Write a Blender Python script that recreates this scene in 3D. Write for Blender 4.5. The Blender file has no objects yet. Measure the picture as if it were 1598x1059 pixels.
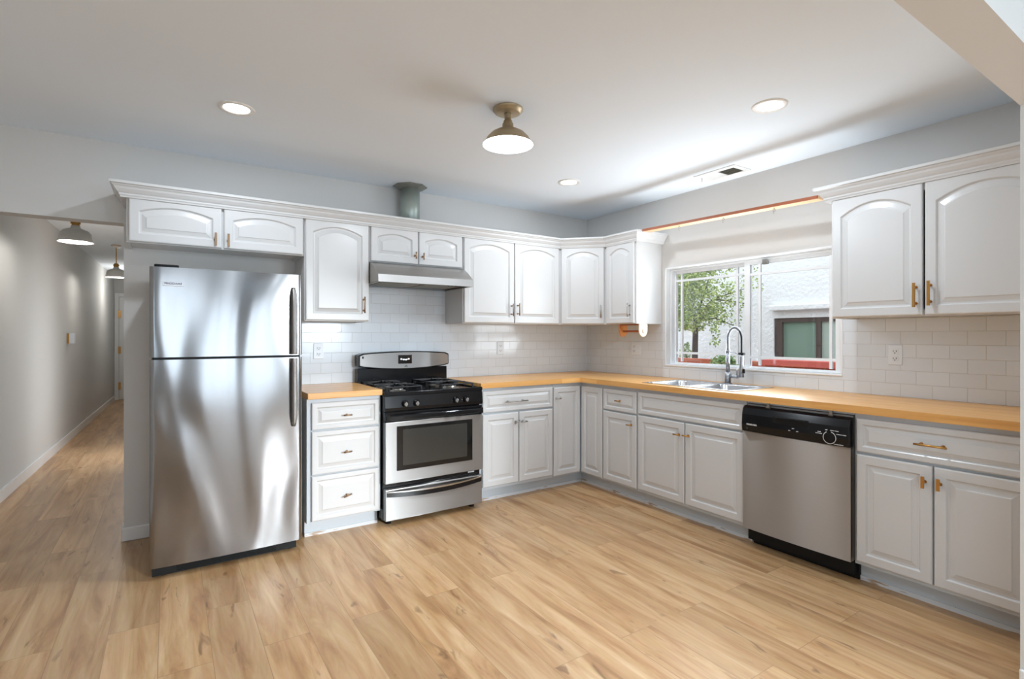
import bpy, bmesh, math, random
from mathutils import Vector, Matrix
random.seed(7)
PI = math.pi
scene = bpy.context.scene
COL = scene.collection

# ------------------------------------------------------------------ camera
cam = bpy.data.cameras.new('camera')
cam.sensor_width = 36.0
cam.lens = 810.177 / 1598 * 36.0
cam.shift_x = -0.00033
cam.shift_y = -0.00352
cam.clip_start = 0.05
co = bpy.data.objects.new('camera', cam)
co.location = (-3.5643, -4.0071, 1.2704)
co.rotation_euler = (PI / 2, 0, -0.5844)
COL.objects.link(co)
scene.camera = co

# ------------------------------------------------------------------ view + world
scene.view_settings.view_transform = 'Standard'
scene.view_settings.look = 'None'
scene.view_settings.gamma = 1.0
scene.view_settings.use_curve_mapping = False
scene.view_settings.exposure = 0.32
scene.cycles.max_bounces = 12
scene.cycles.diffuse_bounces = 6
scene.cycles.glossy_bounces = 5
scene.cycles.transmission_bounces = 8
scene.cycles.sample_clamp_indirect = 6.0
scene.cycles.caustics_reflective = False
scene.cycles.caustics_refractive = False
w = bpy.data.worlds.new('sky'); scene.world = w; w.use_nodes = True
bg = w.node_tree.nodes['Background']
bg.inputs[0].default_value = (0.86, 0.93, 1.0, 1)
bg.inputs[1].default_value = 1.95

def lamp(kind, name, loc, energy, color, rot=(0, 0, 0), parent=None, **kw):
    d = bpy.data.lights.new(name, kind); d.energy = energy; d.color = color
    for k, v in kw.items(): setattr(d, k, v)
    o = bpy.data.objects.new(name, d); o.location = loc; o.rotation_euler = rot
    COL.objects.link(o)
    if parent is not None: o.parent = parent
    return o
DAY = (0.62, 0.82, 1.0)
WARM = (0.80, 0.90, 1.0)
HALLC = (1.0, 0.96, 0.90)
# daylight entering the living-room patio door and front window behind the camera (tilted up: light bounced off the bright ground outside)
lamp('AREA', 'daylight_patio_door', (-2.75, -7.93, 1.12), 23, DAY, (PI / 2 + 0.55, 0, 0), shape='RECTANGLE', size=1.9, size_y=2.05)
lamp('AREA', 'daylight_front_window', (-0.75, -7.93, 1.45), 35, DAY, (PI / 2 + 0.2, 0, 0.2), shape='RECTANGLE', size=1.0, size_y=1.2)
lamp('AREA', 'added_side_window_fill', (-4.66, -5.6, 1.45), 33, DAY, (PI / 2 + 0.55, 0, -PI / 2), shape='RECTANGLE', size=1.8, size_y=1.2)  # unseen side window lamp, added to spread the fill light
beam = lamp('AREA', 'daylight_window_beam', (-0.8, -7.9, 1.7), 15, (0.88, 0.95, 1.0), (0, 0, 0), shape='RECTANGLE', size=0.8, size_y=0.8, spread=math.radians(30))
beam.rotation_euler = (Vector((-2.5, -1.7, 0)) - Vector((-0.8, -7.9, 1.7))).to_track_quat('-Z', 'Y').to_euler()
# sky light entering over the sink
for zz in (1.16, 1.42, 1.68):
    lamp('AREA', 'daylight_sink_window', (-0.05, -1.72, zz), 6.0, (0.84, 0.93, 1.0), (PI / 2 + 0.4, 0, PI / 2), shape='RECTANGLE', size=1.0, size_y=0.22)
# unseen fill light added to brighten the hallway
lamp('AREA', 'added_hall_fill', (-3.73, 2.9, 1.1), 4, (0.95, 0.97, 1.0), (PI / 2, 0, PI / 2), shape='RECTANGLE', size=0.85, size_y=1.9)

# ------------------------------------------------------------------ helpers
def srgb(r, g, b):
    f = lambda c: (c / 255 / 12.92) if c / 255 <= 0.04045 else (((c / 255) + 0.055) / 1.055) ** 2.4
    return (f(r), f(g), f(b), 1)

def mat(name, col, rough=0.5, metal=0.0, spec=0.5, emit=None, es=0.0, noise=None, bump=None, coat=0.0):
    m = bpy.data.materials.new(name); m.use_nodes = True
    nt = m.node_tree; p = nt.nodes['Principled BSDF']
    p.inputs['Base Color'].default_value = col
    p.inputs['Roughness'].default_value = rough
    p.inputs['Metallic'].default_value = metal
    p.inputs['Specular IOR Level'].default_value = spec
    p.inputs['Coat Weight'].default_value = coat
    if emit:
        p.inputs['Emission Color'].default_value = emit; p.inputs['Emission Strength'].default_value = es
    tc = nt.nodes.new('ShaderNodeTexCoord')
    nz = nt.nodes.new('ShaderNodeTexNoise'); nz.inputs['Scale'].default_value = (noise or (6, 0))[0]
    nt.links.new(tc.outputs['Object'], nz.inputs['Vector'])
    amt = (noise or (6, 0.02))[1]
    mx = nt.nodes.new('ShaderNodeMix'); mx.data_type = 'RGBA'
    mx.inputs['A'].default_value = col
    mx.inputs['B'].default_value = tuple(c * (1 - amt) for c in col[:3]) + (1,)
    nt.links.new(nz.outputs['Fac'], mx.inputs['Factor'])
    nt.links.new(mx.outputs['Result'], p.inputs['Base Color'])
    if bump:
        b = nt.nodes.new('ShaderNodeBump'); n2 = nt.nodes.new('ShaderNodeTexNoise')
        n2.inputs['Scale'].default_value = bump[0]; n2.inputs['Detail'].default_value = 3
        b.inputs['Strength'].default_value = bump[1]; b.inputs['Distance'].default_value = bump[2]
        nt.links.new(tc.outputs['Object'], n2.inputs['Vector'])
        nt.links.new(n2.outputs['Fac'], b.inputs['Height']); nt.links.new(b.outputs['Normal'], p.inputs['Normal'])
    return m

class NT:
    def __init__(s, name):
        s.m = bpy.data.materials.new(name); s.m.use_nodes = True; s.t = s.m.node_tree
        s.p = s.t.nodes['Principled BSDF']
    def n(s, k, **kw):
        x = s.t.nodes.new('ShaderNode' + k)
        for a, b in kw.items(): setattr(x, a, b)
        return x
    def l(s, a, b): s.t.links.new(a, b)
    def mix(s, f, a, b, mode='MIX'):
        x = s.n('Mix', data_type='RGBA', blend_type=mode)
        for k, v in (('Factor', f), ('A', a), ('B', b)):
            if hasattr(v, 'links'): s.l(v, x.inputs[k])
            elif v is not None: x.inputs[k].default_value = v
        return x.outputs['Result']
    def ramp(s, f, stops):
        x = s.n('ValToRGB'); e = x.color_ramp.elements
        while len(e) < len(stops): e.new(0.5)
        for i, (pos, c) in enumerate(stops): e[i].position = pos; e[i].color = c
        s.l(f, x.inputs[0]); return x.outputs['Color']
    def coords(s, order='xyz', scale=(1, 1, 1), out='Object'):
        tc = s.n('TexCoord'); sx = s.n('SeparateXYZ'); cx = s.n('CombineXYZ')
        s.l(tc.outputs[out], sx.inputs[0])
        for i, ax in enumerate(order):
            mu = s.n('Math', operation='MULTIPLY'); mu.inputs[1].default_value = scale[i]
            s.l(sx.outputs['XYZ'.index(ax.upper())], mu.inputs[0]); s.l(mu.outputs[0], cx.inputs[i])
        return cx.outputs[0]

def floor_mat():
    s = NT('oak_vinyl_plank')
    v = s.coords('yxz')
    br = s.n('TexBrick'); br.offset = 0.37; br.offset_frequency = 2
    br.inputs['Scale'].default_value = 1; br.inputs['Brick Width'].default_value = 1.22; br.inputs['Row Height'].default_value = 0.18
    br.inputs['Mortar Size'].default_value = 0.0012; br.inputs['Mortar Smooth'].default_value = 0.2; br.inputs['Bias'].default_value = 0
    br.inputs['Color1'].default_value = (0, 0, 0, 1); br.inputs['Color2'].default_value = (1, 1, 1, 1); br.inputs['Mortar'].default_value = (0.5, 0.5, 0.5, 1)
    s.l(v, br.inputs['Vector'])
    # shift grain per plank
    vs = s.coords('xyz', (9, 0.9, 1))
    add = s.n('VectorMath', operation='ADD'); sc = s.n('VectorMath', operation='SCALE'); sc.inputs['Scale'].default_value = 17
    s.l(br.outputs['Color'], sc.inputs[0]); s.l(vs, add.inputs[0]); s.l(sc.outputs[0], add.inputs[1])
    g = s.n('TexNoise'); g.inputs['Scale'].default_value = 1.6; g.inputs['Detail'].default_value = 7; g.inputs['Roughness'].default_value = 0.62; g.inputs['Distortion'].default_value = 0.7
    s.l(add.outputs[0], g.inputs['Vector'])
    fine = s.n('TexNoise'); fine.inputs['Scale'].default_value = 9; fine.inputs['Detail'].default_value = 4
    s.l(add.outputs[0], fine.inputs['Vector'])
    kn = s.n('TexNoise'); kn.inputs['Scale'].default_value = 1.0; kn.inputs['Detail'].default_value = 3; kn.inputs['Distortion'].default_value = 1.0
    vk = s.coords('xyz', (16.0, 4.5, 1)); ad2 = s.n('VectorMath', operation='ADD'); s.l(vk, ad2.inputs[0]); s.l(sc.outputs[0], ad2.inputs[1])
    s.l(ad2.outputs[0], kn.inputs['Vector'])
    c = s.ramp(g.outputs['Fac'], [(0.27, srgb(146, 104, 66)), (0.43, srgb(181, 140, 97)), (0.58, srgb(198, 162, 120)), (0.76, srgb(214, 184, 146))])
    c = s.mix(0.16, c, fine.outputs['Color'], 'SOFT_LIGHT')
    tone = s.ramp(br.outputs['Color'], [(0, (0.84, 0.82, 0.79, 1)), (0.5, (0.98, 0.97, 0.96, 1)), (1, (1.12, 1.12, 1.12, 1))])
    c = s.mix(1.0, c, tone, 'MULTIPLY')
    k = s.ramp(kn.outputs['Fac'], [(0.27, (1, 1, 1, 1)), (0.35, (0, 0, 0, 1))])
    kk = s.n('Math', operation='MULTIPLY'); kk.inputs[1].default_value = 0.6; s.l(k, kk.inputs[0])
    c = s.mix(kk.outputs[0], c, srgb(104, 72, 44))
    mo = s.n('Math', operation='MULTIPLY'); mo.inputs[1].default_value = 0.45; s.l(br.outputs['Fac'], mo.inputs[0])
    c = s.mix(mo.outputs[0], c, srgb(90, 62, 38))
    s.l(c, s.p.inputs['Base Color'])
    r = s.n('MapRange'); r.inputs['To Min'].default_value = 0.30; r.inputs['To Max'].default_value = 0.42; s.p.inputs['Specular IOR Level'].default_value = 0.7; s.l(g.outputs['Fac'], r.inputs['Value'])
    s.l(r.outputs[0], s.p.inputs['Roughness'])
    b = s.n('Bump'); b.inputs['Strength'].default_value = 0.15; b.inputs['Distance'].default_value = 0.002; s.l(g.outputs['Fac'], b.inputs['Height'])
    s.l(b.outputs[0], s.p.inputs['Normal'])
    return s.m

def tile_mat(name, order, shift):
    s = NT(name); v = s.coords(order)
    ad = s.n('VectorMath', operation='ADD'); ad.inputs[1].default_value = shift; s.l(v, ad.inputs[0])
    br = s.n('TexBrick'); br.offset = 0.5
    br.inputs['Scale'].default_value = 1; br.inputs['Brick Width'].default_value = 0.1525; br.inputs['Row Height'].default_value = 0.0763
    br.inputs['Mortar Size'].default_value = 0.0016; br.inputs['Mortar Smooth'].default_value = 0.6
    br.inputs['Color1'].default_value = srgb(213, 219, 225); br.inputs['Color2'].default_value = srgb(217, 223, 229); br.inputs['Mortar'].default_value = srgb(196, 196, 194)
    s.l(ad.outputs[0], br.inputs['Vector']); s.l(br.outputs['Color'], s.p.inputs['Base Color'])
    s.p.inputs['Roughness'].default_value = 0.12
    inv = s.n('Math', operation='SUBTRACT'); inv.inputs[0].default_value = 1; s.l(br.outputs['Fac'], inv.inputs[1])
    nz = s.n('TexNoise'); nz.inputs['Scale'].default_value = 7; s.l(ad.outputs[0], nz.inputs['Vector'])
    b1 = s.n('Bump'); b1.inputs['Strength'].default_value = 0.25; b1.inputs['Distance'].default_value = 0.004; s.l(nz.outputs['Fac'], b1.inputs['Height'])
    b = s.n('Bump'); b.inputs['Strength'].default_value = 0.6; b.inputs['Distance'].default_value = 0.0015
    s.l(inv.outputs[0], b.inputs['Height']); s.l(b1.outputs[0], b.inputs['Normal']); s.l(b.outputs[0], s.p.inputs['Normal'])
    return s.m

def butcher_mat(name, order):
    # first coordinate runs along the strips
    s = NT(name); v = s.coords(order)
    br = s.n('TexBrick'); br.offset = 0.41; br.offset_frequency = 3
    br.inputs['Scale'].default_value = 1; br.inputs['Brick Width'].default_value = 0.85; br.inputs['Row Height'].default_value = 0.042
    br.inputs['Mortar Size'].default_value = 0.0005; br.inputs['Mortar Smooth'].default_value = 0.3
    br.inputs['Color1'].default_value = (0, 0, 0, 1); br.inputs['Color2'].default_value = (1, 1, 1, 1); br.inputs['Mortar'].default_value = (0.3, 0.3, 0.3, 1)
    s.l(v, br.inputs['Vector'])
    v2 = s.coords(order, (1.3, 26, 26)); sc = s.n('VectorMath', operation='SCALE'); sc.inputs['Scale'].default_value = 9
    ad = s.n('VectorMath', operation='ADD'); s.l(br.outputs['Color'], sc.inputs[0]); s.l(v2, ad.inputs[0]); s.l(sc.outputs[0], ad.inputs[1])
    nz = s.n('TexNoise'); nz.inputs['Scale'].default_value = 1.5; nz.inputs['Detail'].default_value = 5; s.l(ad.outputs[0], nz.inputs['Vector'])
    c = s.ramp(nz.outputs['Fac'], [(0.3, srgb(216, 158, 88)), (0.55, srgb(230, 176, 106)), (0.75, srgb(236, 188, 122))])
    tone = s.ramp(br.outputs['Color'], [(0, (0.90, 0.87, 0.83, 1)), (1, (1.04, 1.04, 1.04, 1))])
    c = s.mix(1.0, c, tone, 'MULTIPLY')
    s.l(c, s.p.inputs['Base Color']); s.p.inputs['Roughness'].default_value = 0.3
    return s.m

def steel_mat(name, base, rough, wave=0.0, wscale=(3, 1, 0.8), an=0.85):
    s = NT(name); s.p.inputs['Metallic'].default_value = 1.0
    tg = s.n('Tangent', direction_type='RADIAL', axis='Z'); s.l(tg.outputs[0], s.p.inputs['Tangent'])
    s.p.inputs['Anisotropic'].default_value = an; s.p.inputs['Anisotropic Rotation'].default_value = 0.25
    v = s.coords('xyz', (1.5, 1.5, 260)); nz = s.n('TexNoise'); nz.inputs['Scale'].default_value = 1.5; nz.inputs['Detail'].default_value = 3
    s.l(v, nz.inputs['Vector'])
    c = s.ramp(nz.outputs['Fac'], [(0.3, tuple(x * 0.975 for x in base[:3]) + (1,)), (0.7, base)])
    s.l(c, s.p.inputs['Base Color'])
    r = s.n('MapRange'); r.inputs['To Min'].default_value = rough * 0.95; r.inputs['To Max'].default_value = rough * 1.05
    s.l(nz.outputs['Fac'], r.inputs['Value']); s.l(r.outputs[0], s.p.inputs['Roughness'])
    b = s.n('Bump'); b.inputs['Strength'].default_value = 0.01; b.inputs['Distance'].default_value = 0.0001; s.l(nz.outputs['Fac'], b.inputs['Height'])
    if wave:
        v2 = s.coords('xyz', wscale); n2 = s.n('TexNoise'); n2.inputs['Scale'].default_value = 1.0; n2.inputs['Detail'].default_value = 1.0; n2.inputs['Distortion'].default_value = 0.6
        s.l(v2, n2.inputs['Vector']); b2 = s.n('Bump'); b2.inputs['Strength'].default_value = 1.0; b2.inputs['Distance'].default_value = wave
        s.l(n2.outputs['Fac'], b2.inputs['Height']); s.l(b2.outputs[0], b.inputs['Normal'])
    s.l(b.outputs[0], s.p.inputs['Normal'])
    return s.m

def brick_mat():
    s = NT('red_brick'); v = s.coords('yzx')
    br = s.n('TexBrick'); br.inputs['Scale'].default_value = 1; br.inputs['Brick Width'].default_value = 0.2; br.inputs['Row Height'].default_value = 0.075
    br.inputs['Mortar Size'].default_value = 0.006
    br.inputs['Color1'].default_value = srgb(160, 75, 52); br.inputs['Color2'].default_value = srgb(182, 96, 66); br.inputs['Mortar'].default_value = srgb(172, 112, 88)
    s.l(v, br.inputs['Vector']); s.l(br.outputs['Color'], s.p.inputs['Base Color']); s.p.inputs['Roughness'].default_value = 0.9
    return s.m

def leaf_mat(name, a, b_):
    s = NT(name); v = s.coords('xyz'); nz = s.n('TexNoise'); nz.inputs['Scale'].default_value = 14; s.l(v, nz.inputs['Vector'])
    s.l(s.ramp(nz.outputs['Fac'], [(0.35, a), (0.62, b_)]), s.p.inputs['Base Color']); s.p.inputs['Roughness'].default_value = 0.6
    s.p.inputs['Transmission Weight'].default_value = 0.0
    return s.m

def glass_mat(name, tint=(1, 1, 1, 1), alpha=0.08):
    # thin clear pane: mostly transparent with a clear coat reflection
    m = bpy.data.materials.new(name); m.use_nodes = True; t = m.node_tree
    for n in list(t.nodes): t.nodes.remove(n)
    o = t.nodes.new('ShaderNodeOutputMaterial'); tr = t.nodes.new('ShaderNodeBsdfTransparent'); gl = t.nodes.new('ShaderNodeBsdfGlossy')
    fr = t.nodes.new('ShaderNodeFresnel'); fr.inputs[0].default_value = 1.45; mx = t.nodes.new('ShaderNodeMixShader')
    tr.inputs[0].default_value = tint; gl.inputs['Roughness'].default_value = 0.01
    t.links.new(fr.outputs[0], mx.inputs[0]); t.links.new(tr.outputs[0], mx.inputs[1]); t.links.new(gl.outputs[0], mx.inputs[2]); t.links.new(mx.outputs[0], o.inputs[0])
    return m

M = {}
M['wall'] = mat('painted_wall', srgb(216, 214, 211), 0.75, noise=(3, 0.015), bump=(90, 0.08, 0.001))
M['hallwall'] = mat('hall_paint', srgb(206, 206, 204), 0.75, noise=(3, 0.015), bump=(90, 0.08, 0.001))
M['ceiling'] = mat('ceiling_paint', srgb(233, 241, 249), 0.85, noise=(2, 0.015))
M['trim'] = mat('trim_gloss_white', srgb(232, 233, 233), 0.35)
M['cab'] = mat('cabinet_white_paint', srgb(205, 204, 203), 0.27, noise=(4, 0.015))
M['frame'] = mat('cabinet_frame_shade_grey', srgb(190, 196, 201), 0.38, noise=(5, 0.03))  # base frames and toe kicks: shading put into the colour
M['raw'] = mat('taupe_cabinet_side', srgb(196, 190, 184), 0.6)
M['gap'] = mat('dark_gap', srgb(40, 38, 38), 0.8)
M['floor'] = floor_mat()
M['tile_back'] = tile_mat('white_subway_tile_back', 'xzy', (0.03, -0.915 + 0.0763 * 20, 0))
M['tile_right'] = tile_mat('white_subway_tile_right', 'yzx', (0.062, -0.915 + 0.0763 * 20, 0))
M['wood_x'] = butcher_mat('butcher_block_along_back', 'xyz')
M['wood_y'] = butcher_mat('butcher_block_along_right', 'yxz')
M['brass'] = mat('brushed_brass', srgb(196, 148, 82), 0.32, 1.0)
M['bronze'] = mat('champagne_bronze', srgb(158, 130, 104), 0.35, 1.0)
M['nickel'] = mat('brushed_nickel', srgb(170, 166, 160), 0.3, 1.0)
M['chrome'] = mat('chrome', srgb(205, 206, 208), 0.12, 1.0)
M['faucet'] = mat('faucet_steel', srgb(158, 160, 165), 0.32, 1.0)
M['fridge'] = steel_mat('wavy_stainless_door', srgb(150, 149, 149), 0.15, 0.05, (2.2, 1, 0.8), 0.3)
M['hood'] = mat('hood_stainless', srgb(176, 173, 170), 0.36, 1.0)
M['steel'] = steel_mat('brushed_stainless', srgb(182, 180, 178), 0.46, an=1.0)
M['dwsteel'] = steel_mat('brushed_stainless_warm', srgb(178, 173, 168), 0.42, an=1.0)
M['sink'] = mat('sink_stainless', srgb(206, 208, 212), 0.25, 1.0)
M['sidegrey'] = mat('appliance_side_grey', srgb(150, 146, 140), 0.45)
M['black'] = mat('black_enamel', (0.006, 0.006, 0.007, 1), 0.14, spec=0.3)
M['blackm'] = mat('black_matte_plastic', (0.008, 0.008, 0.008, 1), 0.5, spec=0.2)
M['iron'] = mat('cast_iron', (0.012, 0.012, 0.013, 1), 0.42)
M['glassblk'] = mat('oven_glass', (0.006, 0.006, 0.006, 1), 0.06)
M['ovenin'] = mat('oven_inner_window', srgb(52, 51, 48), 0.10)
M['galv'] = mat('galvanised_steel', srgb(176, 186, 178), 0.4, 0.5, noise=(14, 0.3))
M['galvd'] = mat('galvanised_flange', srgb(150, 150, 142), 0.5, 0.4, noise=(14, 0.3))
M['antbrass'] = mat('antique_brass_shade', srgb(176, 158, 128), 0.42, 0.6)
M['enamel'] = mat('white_enamel', srgb(236, 234, 230), 0.35)
M['shade'] = mat('white_shade', srgb(214, 213, 208), 0.5)
M['plate'] = mat('white_plastic', srgb(222, 228, 234), 0.3)
M['slot'] = mat('dark_slots', srgb(60, 58, 56), 0.6)
M['mark'] = mat('white_print', srgb(225, 225, 225), 0.5)
M['badge'] = mat('badge_silver', srgb(222, 222, 226), 0.25, 0.5)
M['badgetext'] = mat('badge_letters', srgb(50, 55, 70), 0.4)
M['railfront'] = mat('rail_red_brown', srgb(170, 96, 62), 0.5, noise=(8, 0.2))  # rail front: its shaded tone is put into the wood colour
M['railunder'] = mat('rail_lit_underside', srgb(232, 190, 146), 0.5)  # rail underside: its lit tone is put into the wood colour
M['towelwood'] = mat('orange_pine', srgb(214, 140, 74), 0.5, noise=(12, 0.2))
M['towelpale'] = mat('pale_painted_wood', srgb(236, 226, 208), 0.45)
M['vinyl'] = mat('white_vinyl', srgb(238, 240, 242), 0.35)
M['glass'] = glass_mat('window_glass')
M['stucco'] = mat('white_stucco', srgb(232, 236, 238), 0.95, noise=(5, 0.06), bump=(22, 0.7, 0.02))
M['brownframe'] = mat('dark_brown_window_frame', srgb(78, 66, 62), 0.5)
M['greenglass'] = mat('green_tinted_glass', srgb(132, 160, 146), 0.15, noise=(1.5, 0.25))
M['paleglass'] = mat('pale_curtained_glass', srgb(178, 196, 186), 0.2, noise=(2, 0.1))
M['brick'] = brick_mat()
M['redwood'] = mat('red_painted_board', srgb(206, 96, 84), 0.6, noise=(10, 0.2))
M['bark'] = mat('dark_bark', srgb(74, 58, 52), 0.9, noise=(20, 0.4))
M['leaf'] = leaf_mat('tree_leaves', srgb(112, 142, 70), srgb(190, 206, 122))
M['leaf2'] = leaf_mat('shrub_leaves', srgb(110, 140, 88), srgb(176, 196, 140))
M['ground'] = mat('yard_concrete', srgb(176, 172, 165), 0.9, noise=(3, 0.15))
M['lamp'] = mat('lit_led_diffuser', (1, 1, 1, 1), 0.5, emit=(1.0, 0.97, 0.92, 1), es=9.0)
M['bulb'] = mat('lit_bulb', (1, 1, 1, 1), 0.5, emit=(1.0, 0.93, 0.82, 1), es=14.0)
M['vent'] = mat('vent_white', srgb(222, 222, 220), 0.45)
M['ventdark'] = mat('vent_olive_dark', srgb(92, 90, 78), 0.7)
M['chip'] = None
def toe_mat():
    s = NT('toe_board_chipped_paint'); v = s.coords('xyz', (3, 3, 30))
    nz = s.n('TexNoise'); nz.inputs['Scale'].default_value = 2.2; nz.inputs['Detail'].default_value = 5; s.l(v, nz.inputs['Vector'])
    f = s.ramp(nz.outputs['Fac'], [(0.60, (0, 0, 0, 1)), (0.66, (1, 1, 1, 1))])
    s.l(s.mix(f, srgb(208, 210, 212), srgb(170, 140, 112)), s.p.inputs['Base Color']); s.p.inputs['Roughness'].default_value = 0.5
    return s.m
M['chip'] = toe_mat()

class MB:
    def __init__(s): s.bm = bmesh.new(); s.mats = []; s.cur = 0; s.smooth = False
    def use(s, m):
        if m not in s.mats: s.mats.append(m)
        s.cur = s.mats.index(m); return s
    def face(s, vs, smooth=None):
        try: f = s.bm.faces.new(vs)
        except ValueError: return
        f.material_index = s.cur; f.smooth = s.smooth if smooth is None else smooth
        return f
    def v(s, p): return s.bm.verts.new(p)
    def box(s, x0, x1, y0, y1, z0, z1):
        x0, x1 = sorted((x0, x1)); y0, y1 = sorted((y0, y1)); z0, z1 = sorted((z0, z1))
        v = [s.v(p) for p in ((x0, y0, z0), (x1, y0, z0), (x1, y1, z0), (x0, y1, z0), (x0, y0, z1), (x1, y0, z1), (x1, y1, z1), (x0, y1, z1))]
        for q in ((0, 3, 2, 1), (4, 5, 6, 7), (0, 1, 5, 4), (1, 2, 6, 5), (2, 3, 7, 6), (3, 0, 4, 7)): s.face([v[i] for i in q], False)
        return s
    def loops(s, L, cap0=True, cap1=True, smooth=False, closed=True):
        R = [[s.v(p) for p in l] for l in L]; n = len(R[0])
        for a, b in zip(R, R[1:]):
            for i in range(n if closed else n - 1): s.face([a[i], a[(i + 1) % n], b[(i + 1) % n], b[i]], smooth)
        if cap0: s.face(R[0][::-1], False)
        if cap1: s.face(R[-1], False)
        return s
    def tube(s, pts, r, seg=12, caps=True, smooth=True):
        pts = [Vector(p) for p in pts]; rs = r if isinstance(r, (list, tuple)) else [r] * len(pts)
        L = []; up = None
        for i, p in enumerate(pts):
            t = (pts[min(i + 1, len(pts) - 1)] - pts[max(i - 1, 0)]).normalized()
            if up is None:
                up = Vector((0, 0, 1)) if abs(t.z) < 0.9 else Vector((1, 0, 0))
            a = t.cross(up).normalized(); b = a.cross(t).normalized(); up = b
            L.append([p + (a * math.cos(k * 2 * PI / seg) + b * math.sin(k * 2 * PI / seg)) * rs[i] for k in range(seg)])
        return s.loops(L, caps, caps, smooth)
    def lathe(s, c, prof, seg=32, smooth=True, cap=False, n_sides=None):
        c = Vector(c); L = []
        for r, z in prof: L.append([c + Vector((r * math.cos(k * 2 * PI / seg), r * math.sin(k * 2 * PI / seg), z)) for k in range(seg)])
        return s.loops(L, cap, cap, smooth)
    def prism(s, poly, fn, a, b):
        return s.loops([[fn(p, a) for p in poly], [fn(p, b) for p in poly]])
    def build(s, name, m=None, parent=None, bevel=0, seg=2, loc=None, autosmooth=False):
        bmesh.ops.recalc_face_normals(s.bm, faces=s.bm.faces)
        me = bpy.data.meshes.new(name); s.bm.to_mesh(me); s.bm.free()
        for x in (s.mats or [m]): me.materials.append(x)
        o = bpy.data.objects.new(name, me); COL.objects.link(o)
        if parent is not None: o.parent = parent
        if loc: o.location = loc
        if bevel:
            b = o.modifiers.new('bevel', 'BEVEL'); b.width = bevel; b.segments = seg; b.limit_method = 'ANGLE'; b.angle_limit = math.radians(40)
            b.harden_normals = False
        return o

def tag(o, label=None, cat=None, group=None, kind=None):
    for k, v in (('label', label), ('category', cat), ('group', group), ('kind', kind)):
        if v: o[k] = v
    return o
def empty(name, loc, label, cat, rz=0, group=None):
    o = bpy.data.objects.new(name, None); o.location = loc; o.rotation_euler = (0, 0, rz); o.empty_display_size = 0.1
    COL.objects.link(o); tag(o, label, cat, group); return o
def struct(o): o['kind'] = 'structure'; return o
def bx(name, m, parent, *b, bevel=0, seg=2):
    mb = MB(); mb.box(*b); return mb.build(name, m, parent, bevel, seg)
def text_mesh(name, s, size, m, parent, mtx, depth=0.0006, bold=0.0):
    c = bpy.data.curves.new(name, 'FONT'); c.body = s; c.size = size; c.extrude = depth; c.offset = bold; c.align_x = 'CENTER'; c.align_y = 'CENTER'
    t = bpy.data.objects.new(name, c); COL.objects.link(t)
    dg = bpy.context.evaluated_depsgraph_get(); me = bpy.data.meshes.new_from_object(t.evaluated_get(dg))
    bpy.data.objects.remove(t); me.transform(mtx); me.materials.clear(); me.materials.append(m)
    o = bpy.data.objects.new(name, me); COL.objects.link(o)
    if parent is not None: o.parent = parent
    return o

# ------------------------------------------------------------------ room shell
ZC = 2.4557
struct(bx('floor', M['floor'], None, -5.2, 0.12, -8.1, 10.2, -0.08, 0.0))
mb = MB()
mb.box(-4.75, 0.12, -8.1, 0.12, ZC, ZC + 0.1)
struct(mb.build('ceiling', M['ceiling']))
struct(bx('ceiling_hall', M['ceiling'], None, -4.85, -3.55, 0.12, 10.1, ZC, ZC + 0.1))
mb = MB()
mb.box(-3.797, 0.12, 0, 0.12, 0, ZC); mb.box(-4.70, -3.797, 0, 0.12, 1.967, ZC)
struct(mb.build('wall_back', M['wall']))
WY0, WY1, WZ0, WZ1 = -1.008, -2.418, 1.014, 1.852
mb = MB()
mb.box(0, 0.14, 0.0, WY0, 0, ZC); mb.box(0, 0.14, WY1, -8.1, 0, ZC); mb.box(0, 0.14, WY0, WY1, 0, WZ0); mb.box(0, 0.14, WY0, WY1, WZ1, ZC)
struct(mb.build('wall_right', M['wall']))
# left wall beside the living area, with a side window opening added for fill light
mb = MB()
mb.box(-4.82, -4.70, -8.1, -6.55, 0, ZC); mb.box(-4.82, -4.70, -4.65, 0.0, 0, ZC)
mb.box(-4.82, -4.70, -6.55, -4.65, 0, 0.8); mb.box(-4.82, -4.70, -6.55, -4.65, 2.1, ZC)
struct(mb.build('wall_left', M['wall']))
mb = MB()
hl = [(-4.70, 0.0), (-4.685, 0.3), (-4.645, 1.47), (-4.445, 9.95), (-4.60, 9.95), (-4.85, 0.0)]
mb.loops([[(x, y, 0) for x, y in hl], [(x, y, ZC) for x, y in hl]])
struct(mb.build('wall_hall_left', M['hallwall']))
mb = MB(); mb.box(-3.72, -3.60, 0.12, 2.42, 0, ZC); mb.box(-3.72, -3.60, 3.38, 10.07, 0, ZC); mb.box(-3.72, -3.60, 2.42, 3.38, 2.08, ZC)  # doorway gap added to carry the hall fill light
struct(mb.build('wall_hall_right', M['hallwall']))
# end wall of the hall with a door
struct(bx('wall_hall_end', M['hallwall'], None, -4.7, -3.5, 8.90, 9.02, 0, ZC))
dr = empty('door_1', (-4.462, 8.898, 0), None, None); dr['kind'] = 'structure'
mb = MB(); mb.box(0, 0.07, -0.02, 0, 0, 2.12); mb.box(0.62, 0.69, -0.02, 0, 0, 2.12); mb.box(0.07, 0.62, -0.02, 0, 2.05, 2.12)
mb.build('door_casing', M['trim'], dr, 0.004)
mb = MB(); mb.box(0.075, 0.615, -0.012, 0, 0.01, 2.04)
for z0, z1 in ((0.2, 0.95), (1.1, 1.9)): mb.box(0.16, 0.53, -0.02, -0.012, z0, z1)
mb.build('door_leaf', M['trim'], dr, 0.004)
for z in (0.28, 0.99, 1.70): bx('hinge', M['brass'], dr, 0.06, 0.10, -0.035, -0.012, z - 0.07, z + 0.07)
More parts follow.
